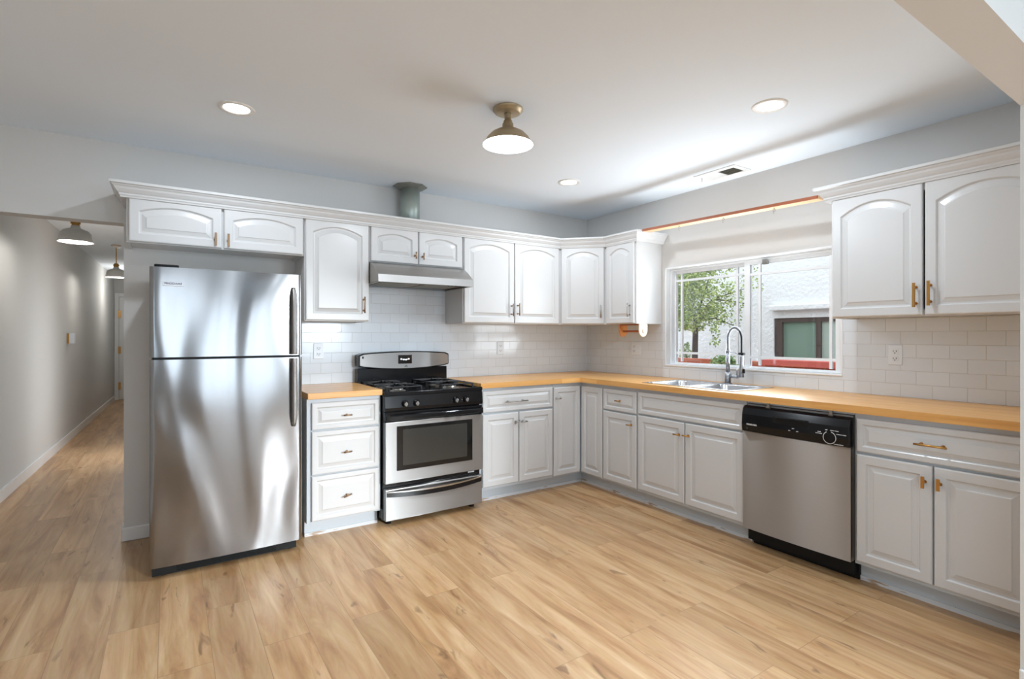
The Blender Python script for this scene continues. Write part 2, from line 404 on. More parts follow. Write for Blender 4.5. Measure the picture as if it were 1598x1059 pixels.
# living-room wall behind the camera with patio door and window openings
mb = MB()
mb.box(-4.82, -3.75, -8.1, -8.0, 0, ZC); mb.box(-1.75, -1.3, -8.1, -8.0, 0, ZC); mb.box(-0.2, 0.14, -8.1, -8.0, 0, ZC)
mb.box(-3.75, -1.75, -8.1, -8.0, 2.15, ZC); mb.box(-1.3, -0.2, -8.1, -8.0, 0, 0.8); mb.box(-1.3, -0.2, -8.1, -8.0, 2.1, ZC)
struct(mb.build('wall_front', M['wall']))
def plain_window(name, x0, x1, z0, z1, y):
    r = empty(name, ((x0 + x1) / 2, y, z0), None, None); r['kind'] = 'structure'
    w_, h_ = (x1 - x0) / 2, z1 - z0; mb = MB()
    for a, b, c, d in ((-w_, -w_ + 0.05, 0, h_), (w_ - 0.05, w_, 0, h_), (-0.03, 0.03, 0, h_), (-w_ + 0.05, w_ - 0.05, 0, 0.05), (-w_ + 0.05, w_ - 0.05, h_ - 0.05, h_)): mb.box(a, b, 0.02, 0.07, c, d)
    mb.build('window_frame', M['vinyl'], r, 0.004)
    bx('window_glass', M['glass'], r, -w_ + 0.05, w_ - 0.05, 0.03, 0.035, 0.05, h_ - 0.05)
    return r
plain_window('window_2', -3.75, -1.75, 0.02, 2.15, -8.09)
plain_window('window_3', -1.3, -0.2, 0.8, 2.1, -8.09)
r = plain_window('added_window', -0.95, 0.95, 0.8, 2.1, 0); r.rotation_euler = (0, 0, PI / 2); r.location = (-4.71, -5.6, 0.8)  # unseen window frame added around the side fill
# cased opening: wall stub + header between kitchen and living area
mb = MB()
mb.box(-1.037, 0.0, -3.585, -3.463, 0, ZC); mb.box(-4.70, -1.037, -3.585, -3.463, 2.09, ZC)
struct(mb.build('wall_partition', M['wall']))
mb = MB(); mb.box(-1.052, 0, -3.60, -3.585, 0, 0.09); mb.box(-1.052, -1.037, -3.585, -3.462, 0, 0.09)
struct(mb.build('baseboard_partition', M['trim'], bevel=0.006))
mb = MB(); mb.box(-3.809, -3.66, -0.014, 0.0, 0, 0.085); mb.box(-3.809, -3.797, 0.0, 0.12, 0, 0.085)
struct(mb.build('baseboard_back', M['trim'], bevel=0.006))
mb = MB()
hb = [(-4.70, 0.0), (-4.645, 1.47), (-4.470, 8.89)]
mb.loops([[(x, y, 0) for x, y in hb] + [(x + 0.014, y, 0) for x, y in hb[::-1]], [(x, y, 0.09) for x, y in hb] + [(x + 0.014, y, 0.09) for x, y in hb[::-1]]])
struct(mb.build('baseboard_hall', M['trim']))
struct(bx('baseboard_left', M['trim'], None, -4.70, -4.686, -8.0, 0.0, 0, 0.09, bevel=0.005))
# tiled backsplash
mb = MB(); mb.box(-2.85, -0.006, -0.006, 0, 0.9, 1.379); mb.box(-2.36, -1.60, -0.006, 0, 1.379, 1.80)
struct(mb.build('wall_tile_back', M['tile_back']))
mb = MB(); mb.box(-0.006, 0, -0.006, WY0, 0.9, 1.376); mb.box(-0.006, 0, WY1, -3.463, 0.9, 1.376); mb.box(-0.006, 0, WY0, WY1, 0.9, WZ0)
struct(mb.build('wall_tile_right', M['tile_right']))

# ------------------------------------------------------------------ sink window
wr = empty('window_1', (0, -1.713, WZ0), None, None); wr['kind'] = 'structure'
YO = 1.713; ZO = -WZ0
def wb(mb, y0, y1, z0, z1, x0, x1): mb.box(x0, x1, y0 + YO, y1 + YO, z0 + ZO, z1 + ZO)
mb = MB()   # reveal lining of the opening
wb(mb, WY0, WY0 - 0.012, WZ0, WZ1, -0.008, 0.14); wb(mb, WY1 + 0.012, WY1, WZ0, WZ1, -0.008, 0.14)
wb(mb, WY1, WY0, WZ0, WZ0 + 0.012, -0.012, 0.14); wb(mb, WY1, WY0, WZ1 - 0.012, WZ1, -0.008, 0.14)
mb.build('window_sill', M['trim'], wr, 0.003)
FX0, FX1 = 0.045, 0.115
a0, a1, b0, b1 = WY1 + 0.012, WY0 - 0.012, WZ0 + 0.012, WZ1 - 0.012
mb = MB()
wb(mb, a1 - 0.012, a1, b0, b1, FX0, FX1); wb(mb, a0, a0 + 0.014, b0, b1, FX0, FX1)
wb(mb, a0 + 0.014, a1 - 0.012, b0, b0 + 0.010, FX0, FX1); wb(mb, a0 + 0.014, a1 - 0.012, b1 - 0.014, b1, FX0, FX1)
mb.build('window_frame', M['vinyl'], wr, 0.003)
def sash(y0, y1, z0, z1, x, st, gy, gz):
    mb = MB(); d = 0.026
    wb(mb, y0, y0 + st, z0, z1, x, x + d); wb(mb, y1 - st, y1, z0, z1, x, x + d)
    wb(mb, y0 + st, y1 - st, z0, z0 + 0.012, x, x + d); wb(mb, y0 + st, y1 - st, z1 - 0.028, z1, x, x + d)
    o = mb.build('window_sash', M['vinyl'], wr, 0.003)
    mb = MB()
    for g in gy: wb(mb, g - 0.009, g + 0.009, z0 + 0.02, z1 - 0.02, x + 0.005, x + 0.019)
    for g in gz: wb(mb, y0 + st, y1 - st, g - 0.009, g + 0.009, x + 0.006, x + 0.018)
    mb.build('window_grid', M['vinyl'], o)
    mb = MB(); wb(mb, y0 + st, y1 - st, z0 + 0.02, z1 - 0.02, x + 0.01, x + 0.014); mb.build('window_glass', M['glass'], o)
sash(-1.735, a1 - 0.012, b0 + 0.006, b1 - 0.012, 0.088, 0.018, (-1.103, -1.622), (1.125, 1.742))
sash(a0 + 0.012, -1.705, b0 + 0.006, b1 - 0.012, 0.055, 0.046, (-1.824, -2.317), (1.112, 1.727))
mb = MB(); wb(mb, -1.90, -1.86, 1.79, 1.81, 0.03, 0.056); wb(mb, -1.895, -1.865, 1.798, 1.825, 0.024, 0.036); mb.build('window_latch', M['nickel'], wr, 0.002)

# ------------------------------------------------------------------ cabinets
def arch_loop(x0, x1, z0, zs, rise, y, n=14):
    L = [(x0, y, z0), (x1, y, z0)]
    for i in range(n + 1):
        t = i / n; x = x1 + (x0 - x1) * t; L.append((x, y, zs + rise * (1 - (2 * t - 1) ** 2)))
    return L
def panel_door(x0, x1, z0, z1, yb, m, parent, name='door', rise=0.0, st=0.052, t=0.02, top=None):
    top = st if top is None else top
    mb = MB(); f = yb - t
    def outer(i, y): return arch_loop(x0 + i, x1 - i, z0 + i, z1 - i, 0, y)
    def inner(i, y): return arch_loop(x0 + st + i, x1 - st - i, z0 + st + i, z1 - top - rise - i, rise * (1 if i < 0.02 else 0.92), y)
    k = min(1.0, (z1 - z0) / 0.22, (x1 - x0) / 0.22)
    mb.loops([outer(0, yb), outer(0, f + 0.006), outer(0.0025, f + 0.0018), outer(0.007, f), inner(-0.004, f), inner(0, f + 0.004), inner(0.003, f + 0.009),
              inner(0.010 * k, f + 0.0095), inner(0.030 * k, f + 0.0035), inner(0.033 * k, f + 0.001), inner(0.036 * k, f + 0.0005)])
    return mb.build(name, m, parent)
def pull(door, x, z, yf, length, vertical=True, posts=2, m=None, r=0.005, tilt=0.0, sq=False, name='handle'):
    mb = MB(); out = 0.03; c = Vector((x, yf - out, z))
    ax = Vector((0, 0, 1)) if vertical else Vector((math.cos(tilt), 0, math.sin(tilt)))
    if sq:
        h = length / 2; mb.box(x - (0.006 if vertical else h), x + (0.006 if vertical else h), yf - out - 0.004, yf - out + 0.005, z - (h if vertical else 0.006), z + (h if vertical else 0.006))
    else: mb.tube([c - ax * length / 2, c + ax * length / 2], r, 10)
    offs = (0,) if posts == 1 else (-length * 0.33, length * 0.33)
    for o in offs:
        p = c + ax * o; mb.tube([(p.x, yf + 0.001, p.z), (p.x, yf - out, p.z)], 0.0045, 8); mb.tube([(p.x, yf + 0.001, p.z), (p.x, yf - 0.003, p.z)], 0.008, 10)
    return mb.build(name, m, door)

UD = 0.31; UT = 2.075
def upper(loc, rz, w_, z0, z1, doors, label, extra=None, name='wall_cabinet', depth=UD, rise=0.045, top=0.042):
    """doors: list of (x0, x1, handle_x, handle_z, handle_len, posts, mat, square)"""
    r = empty(name, (loc[0], loc[1], z0), label, 'cabinet', rz)
    h = z1 - z0; mb = MB().use(M['cab'])
    mb.box(0, 0.016, -depth + 0.018, 0, 0, h); mb.box(w_ - 0.016, w_, -depth + 0.018, 0, 0, h)
    mb.box(0.016, w_ - 0.016, -depth + 0.018, 0, 0.012, 0.028); mb.box(0.016, w_ - 0.016, -depth + 0.018, 0, h - 0.016, h); mb.box(0.016, w_ - 0.016, -0.006, 0, 0.028, h - 0.016)
    mb.build('carcass', None, r)
    mb = MB(); f0, f1 = -depth, -depth + 0.018
    mb.box(0, 0.038, f0, f1, 0, h); mb.box(w_ - 0.038, w_, f0, f1, 0, h); mb.box(0.038, w_ - 0.038, f0, f1, 0, 0.038); mb.box(0.038, w_ - 0.038, f0, f1, h - 0.05, h)
    if len(doors) > 1: mb.box(w_ / 2 - 0.025, w_ / 2 + 0.025, f0, f1, 0.038, h - 0.05)
    mb.build('face_frame', M['cab'], r, 0.0015)
    for x0, x1, hx, hz, hl, posts, hm, sq in doors:
        d = panel_door(x0, x1, 0.006 if z0 > 1 else 0.006, h - 0.012, -depth, M['cab'], r, rise=rise, top=top, st=0.05)
        pull(d, hx, hz - z0, -depth - 0.02, hl, True, posts, hm, sq=sq)
    return r
B, BR, NI = M['brass'], M['bronze'], M['nickel']
# positions below are (x - left edge) of each cabinet
x0 = -3.768
upper((x0, 0), 0, 0.963, 1.808, UT, [(0.012, 0.477, 0.443, 1.862, 0.08, 1, BR, True), (0.489, 0.955, 0.512, 1.862, 0.08, 1, BR, True)],
      'low wide white two-door wall cabinet over the refrigerator', rise=0.035, top=0.04)
upper((-2.803, 0), 0, 0.443, 1.372, UT, [(0.006, 0.437, 0.398, 1.49, 0.117, 2, BR, False)], 'tall single-door white wall cabinet between refrigerator and range hood')
upper((-2.358, 0), 0, 0.757, 1.806, UT, [(0.008, 0.371, 0.343, 1.875, 0.052, 1, BR, False), (0.379, 0.748, 0.405, 1.872, 0.052, 1, BR, False)],
      'short white two-door wall cabinet directly above the range hood', rise=0.03, top=0.045)
upper((-1.599, 0), 0, 0.985, 1.372, UT, [(0.008, 0.487, 0.457, 1.489, 0.105, 2, BR, False), (0.495, 0.974, 0.522, 1.494, 0.105, 2, BR, False)],
      'tall double-door white wall cabinet right of the range hood')
# diagonal corner cabinet: own pentagon carcass
r = empty('corner_wall_cabinet', (-0.612, -0.31, 1.372), 'white diagonal single-door wall cabinet in the room corner', 'cabinet', -PI / 4)
mb = MB(); L_ = 0.427; inv = Matrix.Rotation(PI / 4, 3, 'Z')
pent = [(-0.612, 0), (-0.612, -0.31), (-0.31, -0.612), (0, -0.612), (0, 0)]
pl = [inv @ (Vector((x + 0.612, y + 0.31, 0))) for x, y in pent]
mb.loops([[(p.x, p.y, 0.0) for p in pl], [(p.x, p.y, UT - 1.372) for p in pl]]); mb.build('carcass', M['cab'], r)
d = panel_door(0.022, L_ - 0.022, 0.006, UT - 1.372 - 0.012, 0, M['cab'], r, rise=0.045, top=0.042)
pull(d, L_ - 0.052, 1.487 - 1.372, -0.02, 0.115, True, 2, M['nickel'])
upper((0, -0.614), -PI / 2, 0.352, 1.372, UT, [(0.008, 0.336, 0.295, 1.487, 0.115, 2, M['nickel'], False)], 'narrow single-door white wall cabinet left of the window', )
upper((0, -2.495), -PI / 2, 0.966, 1.372, UT, [(0.010, 0.447, 0.420, 1.481, 0.126, 2, B, True), (0.457, 0.945, 0.482, 1.487, 0.126, 2, B, True)],
      'wide white two-door wall cabinet right of the window', rise=0.06, top=0.05)

def sweep(path, prof, name, m, label, cat):
    mb = MB(); n = len(path); L = []
    P = [Vector(p) for p in path]
    for i in range(n):
        d0 = (P[i] - P[i - 1]).normalized() if i else (P[1] - P[0]).normalized()
        d1 = (P[i + 1] - P[i]).normalized() if i < n - 1 else d0
        n0 = Vector((d0.y, -d0.x)); n1 = Vector((d1.y, -d1.x)); nn = (n0 + n1).normalized(); k = 1 / max(0.3, nn.dot(n0))
        L.append([(P[i].x + nn.x * o * k, P[i].y + nn.y * o * k, z) for o, z in prof])
    mb.loops(L); return tag(mb.build(name, m), label, cat)
crown = [(0.0, 2.058), (0.026, 2.058), (0.028, 2.066), (0.032, 2.072), (0.033, 2.080), (0.040, 2.088), (0.050, 2.102), (0.054, 2.112), (0.062, 2.120), (0.064, 2.124), (0.072, 2.128), (0.073, 2.142), (0.0, 2.142)]
sweep([(-3.768, -0.002), (-3.768, -0.31), (-0.612, -0.31), (-0.31, -0.612), (-0.31, -0.966), (-0.002, -0.966)], [(o, z) for o, z in crown], 'crown_molding', M['cab'],
      'long white crown moulding over the range-side cabinets, turning the corner', 'moulding')
sweep([(-0.002, -2.495), (-0.31, -2.495), (-0.31, -3.462)], crown, 'crown_molding', M['cab'], 'short white crown moulding on the cabinet right of the window', 'moulding')

BD = 0.61
def base(loc, rz, w_, doors, label, fronts=(), name='base_cabinet', frame=None, toe=0.067, xl=0.0, xr=0.0):
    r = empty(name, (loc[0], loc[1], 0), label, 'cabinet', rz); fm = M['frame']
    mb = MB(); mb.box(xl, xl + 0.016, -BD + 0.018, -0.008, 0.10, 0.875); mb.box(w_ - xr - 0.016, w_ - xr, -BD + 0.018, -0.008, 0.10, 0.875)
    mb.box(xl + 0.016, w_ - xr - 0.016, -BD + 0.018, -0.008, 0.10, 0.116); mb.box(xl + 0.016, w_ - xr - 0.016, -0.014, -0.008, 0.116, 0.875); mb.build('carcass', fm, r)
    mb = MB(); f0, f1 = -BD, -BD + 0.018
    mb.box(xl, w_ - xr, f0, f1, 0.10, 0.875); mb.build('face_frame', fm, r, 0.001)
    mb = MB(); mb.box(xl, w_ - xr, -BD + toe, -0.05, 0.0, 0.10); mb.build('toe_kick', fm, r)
    mb = MB(); mb.box(xl, w_ - xr, -BD + toe - 0.008, -BD + toe, 0.0, 0.022); mb.build('toe_strip', M['chip'], r)
    for x0, x1, z0, z1, kind, h in fronts:
        d = panel_door(x0, x1, z0, z1, -BD, M['cab'], r, name='door' if kind == 'd' else 'drawer', st=0.048 if kind == 'd' else 0.032)
        if h:
            hx, hz, hl, vert, posts, hm, tilt, sq = h
            pull(d, hx, hz, -BD - 0.02, hl, vert, posts, hm, tilt=tilt, sq=sq)
    return r
# left drawer base
base((-2.85, 0), 0, 0.47, None, 'narrow white three-drawer base cabinet between refrigerator and range', [
    (0.026, 0.456, 0.681, 0.851, 'w', (0.241, 0.764, 0.052, False, 1, BR, 0.0, False)),
    (0.026, 0.456, 0.401, 0.672, 'w', (0.241, 0.529, 0.052, False, 1, BR, 0.05, False)),
    (0.026, 0.456, 0.112, 0.393, 'w', (0.241, 0.250, 0.052, False, 1, BR, 0.30, False))])
base((-1.620, 0), 0, 0.695, None, 'white base cabinet with one drawer over two doors, right of the range', [
    (0.024, 0.690, 0.688, 0.851, 'w', (0.316, 0.762, 0.21, False, 2, NI, 0.0, False)),
    (0.024, 0.350, 0.124, 0.674, 'd', (0.318, 0.600, 0.052, False, 1, NI, 0.5, False)),
    (0.358, 0.690, 0.124, 0.674, 'd', (0.386, 0.598, 0.060, False, 1, NI, 0.0, False))])
# corner base: two narrow doors meeting in the inner corner
r = empty('corner_base_cabinet', (-0.30, -0.30, 0), 'white inner-corner base cabinet with two narrow doors meeting at right angles', 'cabinet')
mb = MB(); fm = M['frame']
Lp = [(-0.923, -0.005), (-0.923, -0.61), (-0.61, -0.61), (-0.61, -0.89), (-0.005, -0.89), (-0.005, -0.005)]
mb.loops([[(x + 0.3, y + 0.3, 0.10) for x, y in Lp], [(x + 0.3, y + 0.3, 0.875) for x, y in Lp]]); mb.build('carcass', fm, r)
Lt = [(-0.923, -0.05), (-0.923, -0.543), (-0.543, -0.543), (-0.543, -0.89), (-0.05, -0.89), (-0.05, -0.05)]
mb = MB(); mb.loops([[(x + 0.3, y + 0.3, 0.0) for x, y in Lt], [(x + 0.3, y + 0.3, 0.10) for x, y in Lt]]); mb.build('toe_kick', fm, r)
mb = MB(); mb.box(-0.623, -0.251, -0.251, -0.243, 0, 0.022); mb.box(-0.251, -0.243, -0.59, -0.251, 0, 0.022); mb.build('toe_strip', M['chip'], r)
d = panel_door(-0.619, -0.334, 0.113, 0.845, -0.31, M['cab'], r, st=0.045)
pull(d, -0.595, 0.755, -0.33, 0.06, False, 1, NI)
dd = panel_door(0.0, 0.252, 0.113, 0.845, 0, M['cab'], r, st=0.045)
dd.location = (-0.31, -0.335, 0); dd.rotation_euler = (0, 0, -PI / 2)
base((0, -0.892), -PI / 2, 0.376, None, 'narrow white base cabinet with one small drawer over one door', [
    (0.010, 0.366, 0.680, 0.846, 'w', (0.20, 0.764, 0.055, False, 1, B, 0.0, False)),
    (0.010, 0.366, 0.116, 0.668, 'd', (0.320, 0.594, 0.055, False, 1, B, 0.0, False))])
base((0, -1.270), -PI / 2, 0.876, None, 'wide white two-door base cabinet with false drawer front under the sink', [
    (0.006, 0.868, 0.688, 0.850, 'w', None),
    (0.006, 0.426, 0.122, 0.676, 'd', (0.385, 0.592, 0.055, False, 1, B, 0.0, False)),
    (0.433, 0.868, 0.122, 0.676, 'd', (0.462, 0.595, 0.055, False, 1, B, 0.0, False))])
base((0, -2.748), -PI / 2, 0.712, None, 'wide white base cabinet with long drawer over two doors, right of the dishwasher', [
    (0.012, 0.682, 0.680, 0.850, 'w', (0.331, 0.766, 0.125, False, 2, B, 0.0, False)),
    (0.012, 0.330, 0.120, 0.668, 'd', (0.303, 0.593, 0.054, True, 1, B, 0.0, True)),
    (0.337, 0.682, 0.120, 0.668, 'd', (0.361, 0.594, 0.054, True, 1, B, 0.0, True))])

# ------------------------------------------------------------------ countertops
mb = MB().use(M['wood_x']); mb.box(-2.852, -2.379, -0.648, -0.007, 0.8765, 0.915)
tag(mb.build('countertop', None, None, 0.003), 'short butcher-block countertop between refrigerator and range', 'countertop')
SX0, SX1, SY0, SY1 = -0.555, -0.125, -1.275, -2.015
mb = MB().use(M['wood_x']); mb.box(-1.622, -0.648, -0.648, -0.007, 0.8765, 0.915)
mb.use(M['wood_y'])
mb.box(-0.648, -0.007, SY0, -0.007, 0.8765, 0.915); mb.box(-0.648, -0.007, -3.462, SY1, 0.8765, 0.915)
mb.box(-0.648, SX0, SY1, SY0, 0.8765, 0.915); mb.box(SX1, -0.007, SY1, SY0, 0.8765, 0.915)
tag(mb.build('countertop'), 'long L-shaped butcher-block countertop running round the corner under the window', 'countertop')

# ------------------------------------------------------------------ sink + faucet
def rrect(x0, x1, y0, y1, r_, z, n=5):
    P = []
    for cx, cy, a in ((x1 - r_, y1 - r_, 0), (x0 + r_, y1 - r_, PI / 2), (x0 + r_, y0 + r_, PI), (x1 - r_, y0 + r_, 1.5 * PI)):
        for i in range(n + 1): P.append((cx + r_ * math.cos(a + i * PI / 2 / n), cy + r_ * math.sin(a + i * PI / 2 / n), z))
    return P
sk = empty('kitchen_sink', (-0.34, -1.645, 0.916), 'double-bowl stainless drop-in sink below the window', 'sink')
ox, oy, oz = 0.34, 1.645, -0.916
def bowl(y0, y1, nm):
    mb = MB(); x0, x1 = -0.54, -0.155
    S = [rrect(x0, x1, y0, y1, 0.05, 0.9195), rrect(x0 + 0.006, x1 - 0.006, y0 + 0.006, y1 - 0.006, 0.048, 0.912), rrect(x0 + 0.012, x1 - 0.012, y0 + 0.012, y1 - 0.012, 0.045, 0.76),
         rrect(x0 + 0.03, x1 - 0.03, y0 + 0.03, y1 - 0.03, 0.04, 0.735)]
    S = [[(a + ox, b + oy, c + oz) for a, b, c in l] for l in S]
    mb.loops(S, False, True, True); o = mb.build(nm, M['sink'], sk)
    md = o.modifiers.new('solid', 'SOLIDIFY'); md.thickness = 0.0012; md.offset = 1
    mb = MB(); mb.lathe(((x0 + x1) / 2 + ox, (y0 + y1) / 2 + oy, 0.737 + oz), [(0.045, 0.0), (0.043, 0.003), (0.03, 0.001), (0.0, 0.001)], 24); mb.build('drain', M['chrome'], o)
bowl(-1.625, -1.298, 'bowl'); bowl(-1.995, -1.665, 'bowl')
# rim: flat flange with two holes built as strips
mb = MB(); z0, z1 = 0.9155 + oz, 0.9195 + oz
for a, b, c, d in ((-0.568, -0.538, -2.028, -1.262), (-0.157, -0.105, -2.028, -1.262), (-0.538, -0.157, -1.30, -1.262), (-0.538, -0.157, -1.668, -1.622), (-0.538, -0.157, -2.028, -1.993)):
    mb.box(a + ox, b + ox, c + oy, d + oy, z0, z1)
mb.build('rim', M['sink'], sk, 0.0008)

fa = empty('kitchen_faucet', (-0.125, -1.690, 0.9195), 'spring-neck pull-down steel faucet behind the sink', 'faucet')
def fl(p): return (p[0], p[1], p[2])
mb = MB(); mb.tube([(0, 0, 0), (0, 0, 0.006)], 0.03, 20); mb.tube([(0, 0, 0.006), (0, 0, 0.085)], 0.021, 20); mb.tube([(0, 0, 0.085), (0, 0, 0.25)], 0.0135, 16); mb.tube([(0, 0, 0.225), (0, 0, 0.25)], 0.017, 16); mb.build('body', M['faucet'], fa)
arc = []
dirv = Vector((-0.18, -0.98)).normalized(); R_ = 0.063
for i in range(17):
    a = PI * i / 16; h = R_ * (1 - math.cos(a)); arc.append((dirv.x * h, dirv.y * h, 0.325 + 0.085 * math.sin(a)))
pts = [(0, 0, 0.25), (0, 0, 0.29)] + arc + [(dirv.x * 2 * R_, dirv.y * 2 * R_, 0.26), (dirv.x * 2 * R_, dirv.y * 2 * R_, 0.215)]
mb = MB(); mb.tube(pts, 0.0065, 10); ho = mb.build('hose', M['blackm'], fa)
# spring wound around the hose
sp = []; V = [Vector(p) for p in pts[:15]]; seglen = [0]
for a, b in zip(V, V[1:]): seglen.append(seglen[-1] + (b - a).length)
tot = seglen[-1]; turns = 44; NS = turns * 8
for k in range(NS + 1):
    s_ = tot * k / NS; i = max(j for j in range(len(V) - 1) if seglen[j] <= s_ + 1e-9); t = (s_ - seglen[i]) / (seglen[i + 1] - seglen[i])
    p = V[i].lerp(V[i + 1], t); tn = (V[i + 1] - V[i]).normalized(); side = Vector((dirv.y, -dirv.x, 0)); up = side.cross(tn)
    a = 2 * PI * k / 8; sp.append(p + (side * math.cos(a) + up * math.sin(a)) * 0.0095)
mb = MB(); mb.tube(sp, 0.0022, 5); mb.build('spring', M['faucet'], fa)
hx, hy = dirv.x * 2 * R_, dirv.y * 2 * R_
mb = MB(); mb.tube([(hx, hy, 0.215), (hx, hy, 0.20), (hx, hy, 0.12), (hx, hy, 0.055)], [0.009, 0.013, 0.014, 0.017], 16); hd = mb.build('spray_head', M['faucet'], fa)
mb = MB(); mb.box(hx - 0.01, hx + 0.004, hy - 0.026, hy - 0.014, 0.085, 0.115); mb.build('spray_button', M['blackm'], hd, 0.003)
mb = MB(); mb.tube([(0, 0, 0.236), (hx * 0.5, hy * 0.5, 0.226), (hx * 0.9, hy * 0.9, 0.216)], 0.004, 8); mb.build('holder_arm', M['faucet'], fa)
mb = MB(); mb.tube([(hx * 0.82, hy * 0.82, 0.222), (hx * 1.2, hy * 1.2, 0.222)], 0.010, 10); mb.build('holder_clip', M['blackm'], fa)
mb = MB(); mb.tube([(0, 0, 0.055), (-0.005, -0.082, 0.055)], 0.013, 14); mb.tube([(-0.005, -0.075, 0.058), (-0.006, -0.080, 0.12)], 0.0045, 8); mb.build('lever', M['faucet'], fa)

# ------------------------------------------------------------------ refrigerator
fx0, fx1, fy = -3.649, -2.901, -0.744
fr = empty('refrigerator', ((fx0 + fx1) / 2, -0.40, 0), 'tall stainless top-freezer refrigerator with wavy reflections on its doors', 'refrigerator')
cx = (fx0 + fx1) / 2; W = (fx1 - fx0) / 2
mb = MB(); mb.box(-W + 0.006, W - 0.006, -0.255, 0.36, 0.055, 1.62); mb.build('body', M['sidegrey'], fr, 0.004)
def fdoor(z0, z1, nm):
    # slightly crowned door front with rounded vertical edges
    mb = MB().use(M['fridge']); yb, yf = -0.265, fy + 0.40; n = 16; pl = [(-W, yb)]
    rr = 0.022
    for i in range(7):
        a = PI / 2 * i / 6; pl.append((-W + rr * (1 - math.cos(a)), yf + rr * (1 - math.sin(a)) + 0.006))
    for i in range(1, n): t = i / n; x = -W + rr + (2 * W - 2 * rr) * t; pl.append((x, yf + 0.006 - 0.010 * (1 - (2 * t - 1) ** 2)))
    for i in range(7):
        a = PI / 2 * (1 - i / 6); pl.append((W - rr * (1 - math.cos(a)), yf + rr * (1 - math.sin(a)) + 0.006))
    pl.append((W, yb))
    mb.loops([[(x, y, z0) for x, y in pl], [(x, y, z1) for x, y in pl]], True, True, True)
    o = mb.build(nm, None, fr)
    md = o.modifiers.new('edge', 'EDGE_SPLIT'); md.split_angle = math.radians(50)
    return o
d1 = fdoor(1.158, 1.631, 'freezer_door'); d2 = fdoor(0.062, 1.145, 'fridge_door')
bx('door_gasket', M['blackm'], fr, -W + 0.012, W - 0.012, -0.325, -0.255, 1.14, 1.162)
mb = MB(); mb.box(-W + 0.01, W - 0.03, -0.312, -0.25, 0.012, 0.062)
for i in range(9): mb.box(-W + 0.12, W - 0.14, -0.316, -0.312, 0.018 + i * 0.0045, 0.0205 + i * 0.0045)
mb.build('base_grille', M['blackm'], fr)
for sx in (-1, 1):
    mb = MB(); mb.tube([(sx * (W - 0.06), -0.27, 0.0), (sx * (W - 0.06), -0.27, 0.03)], 0.018, 12); mb.build('foot', M['blackm'], fr)
def fhandle(z0, z1, door, flip):
    mb = MB(); x0, x1 = W - 0.068, W - 0.034; yf = fy + 0.40; n = 14; L = []
    for i in range(n + 1):
        t = i / n; z = z0 + (z1 - z0) * t; e = t if flip else 1 - t
        out = 0.026 + 0.020 * math.sin(PI * min(1, e * 1.15)) if e < 0.87 else 0.026 + 0.004
        out = 0.044 - 0.03 * max(0, (e - 0.8) / 0.2) ** 2
        wd = 1.0 - 0.25 * max(0, (e - 0.85) / 0.15)
        xc = (x0 + x1) / 2; hw = (x1 - x0) / 2 * wd
        L.append([(xc - hw, yf + 0.004 - out + 0.014, z), (xc - hw * 0.5, yf - out, z), (xc + hw * 0.5, yf - out, z), (xc + hw, yf + 0.004 - out + 0.014, z), (xc + hw * 0.8, yf + 0.02 - out * 0.6, z), (xc - hw * 0.8, yf + 0.02 - out * 0.6, z)])
    mb.loops(L, True, True, True)
    for z in (z0 + 0.02, z1 - 0.03): mb.box(x0 + 0.006, x1 - 0.006, yf - 0.02, yf + 0.012, z, z + 0.018)
    mb.build('handle', M['steel'], door)
fhandle(1.162, 1.555, d1, True); fhandle(0.74, 1.140, d2, False)
mb = MB(); mb.box(-W + 0.02, -W + 0.13, -0.33, -0.27, 1.631, 1.646); mb.build('hinge_cap', M['blackm'], fr, 0.005)
mb = MB(); mb.box(-W + 0.058, -W + 0.150, -0.3455, -0.338, 1.532, 1.556); bd = mb.build('badge', M['badge'], d1, 0.002)
RX = Matrix.Rotation(PI / 2, 4, 'X')
text_mesh('badge_letters', 'FRIGIDAIRE', 0.0155, M['badgetext'], bd, Matrix.Translation((-W + 0.104, -0.346, 1.545)) @ RX, bold=0.0003)

# ------------------------------------------------------------------ gas range
gx0, gx1 = -2.373, -1.628; gc = (gx0 + gx1) / 2; G = (gx1 - gx0) / 2
gr = empty('gas_range', (gc, -0.35, 0), 'stainless and black freestanding gas range under the hood', 'stove')
Y = 0.35
mb = MB(); mb.box(-G, G, -0.635 + Y, -0.02 + Y, 0.035, 0.872); mb.build('body', M['black'], gr, 0.003)
for sx in (-1, 1):
    for y in (-0.60, -0.08):
        mb = MB(); mb.tube([(sx * (G - 0.05), y + Y, 0), (sx * (G - 0.05), y + Y, 0.04)], 0.02, 12); mb.build('foot', M['blackm'], gr)
mb = MB()  # cooktop with raised lip
mb.box(-G - 0.002, G + 0.002, -0.672 + Y, -0.02 + Y, 0.868, 0.884); mb.box(-G - 0.002, G + 0.002, -0.676 + Y, -0.655 + Y, 0.868, 0.893)
mb.box(-G - 0.002, -G + 0.02, -0.655 + Y, -0.08 + Y, 0.884, 0.893); mb.box(G - 0.02, G + 0.002, -0.655 + Y, -0.08 + Y, 0.884, 0.893)
mb.build('cooktop', M['black'], gr, 0.003)
mb = MB(); pf = [(-0.635, 0.768), (-0.680, 0.768), (-0.684, 0.79), (-0.672, 0.868), (-0.635, 0.868)]
mb.prism(pf, lambda p, x: (x, p[0] + Y, p[1]), -G, G); cp = mb.build('control_panel', M['black'], gr, 0.002)
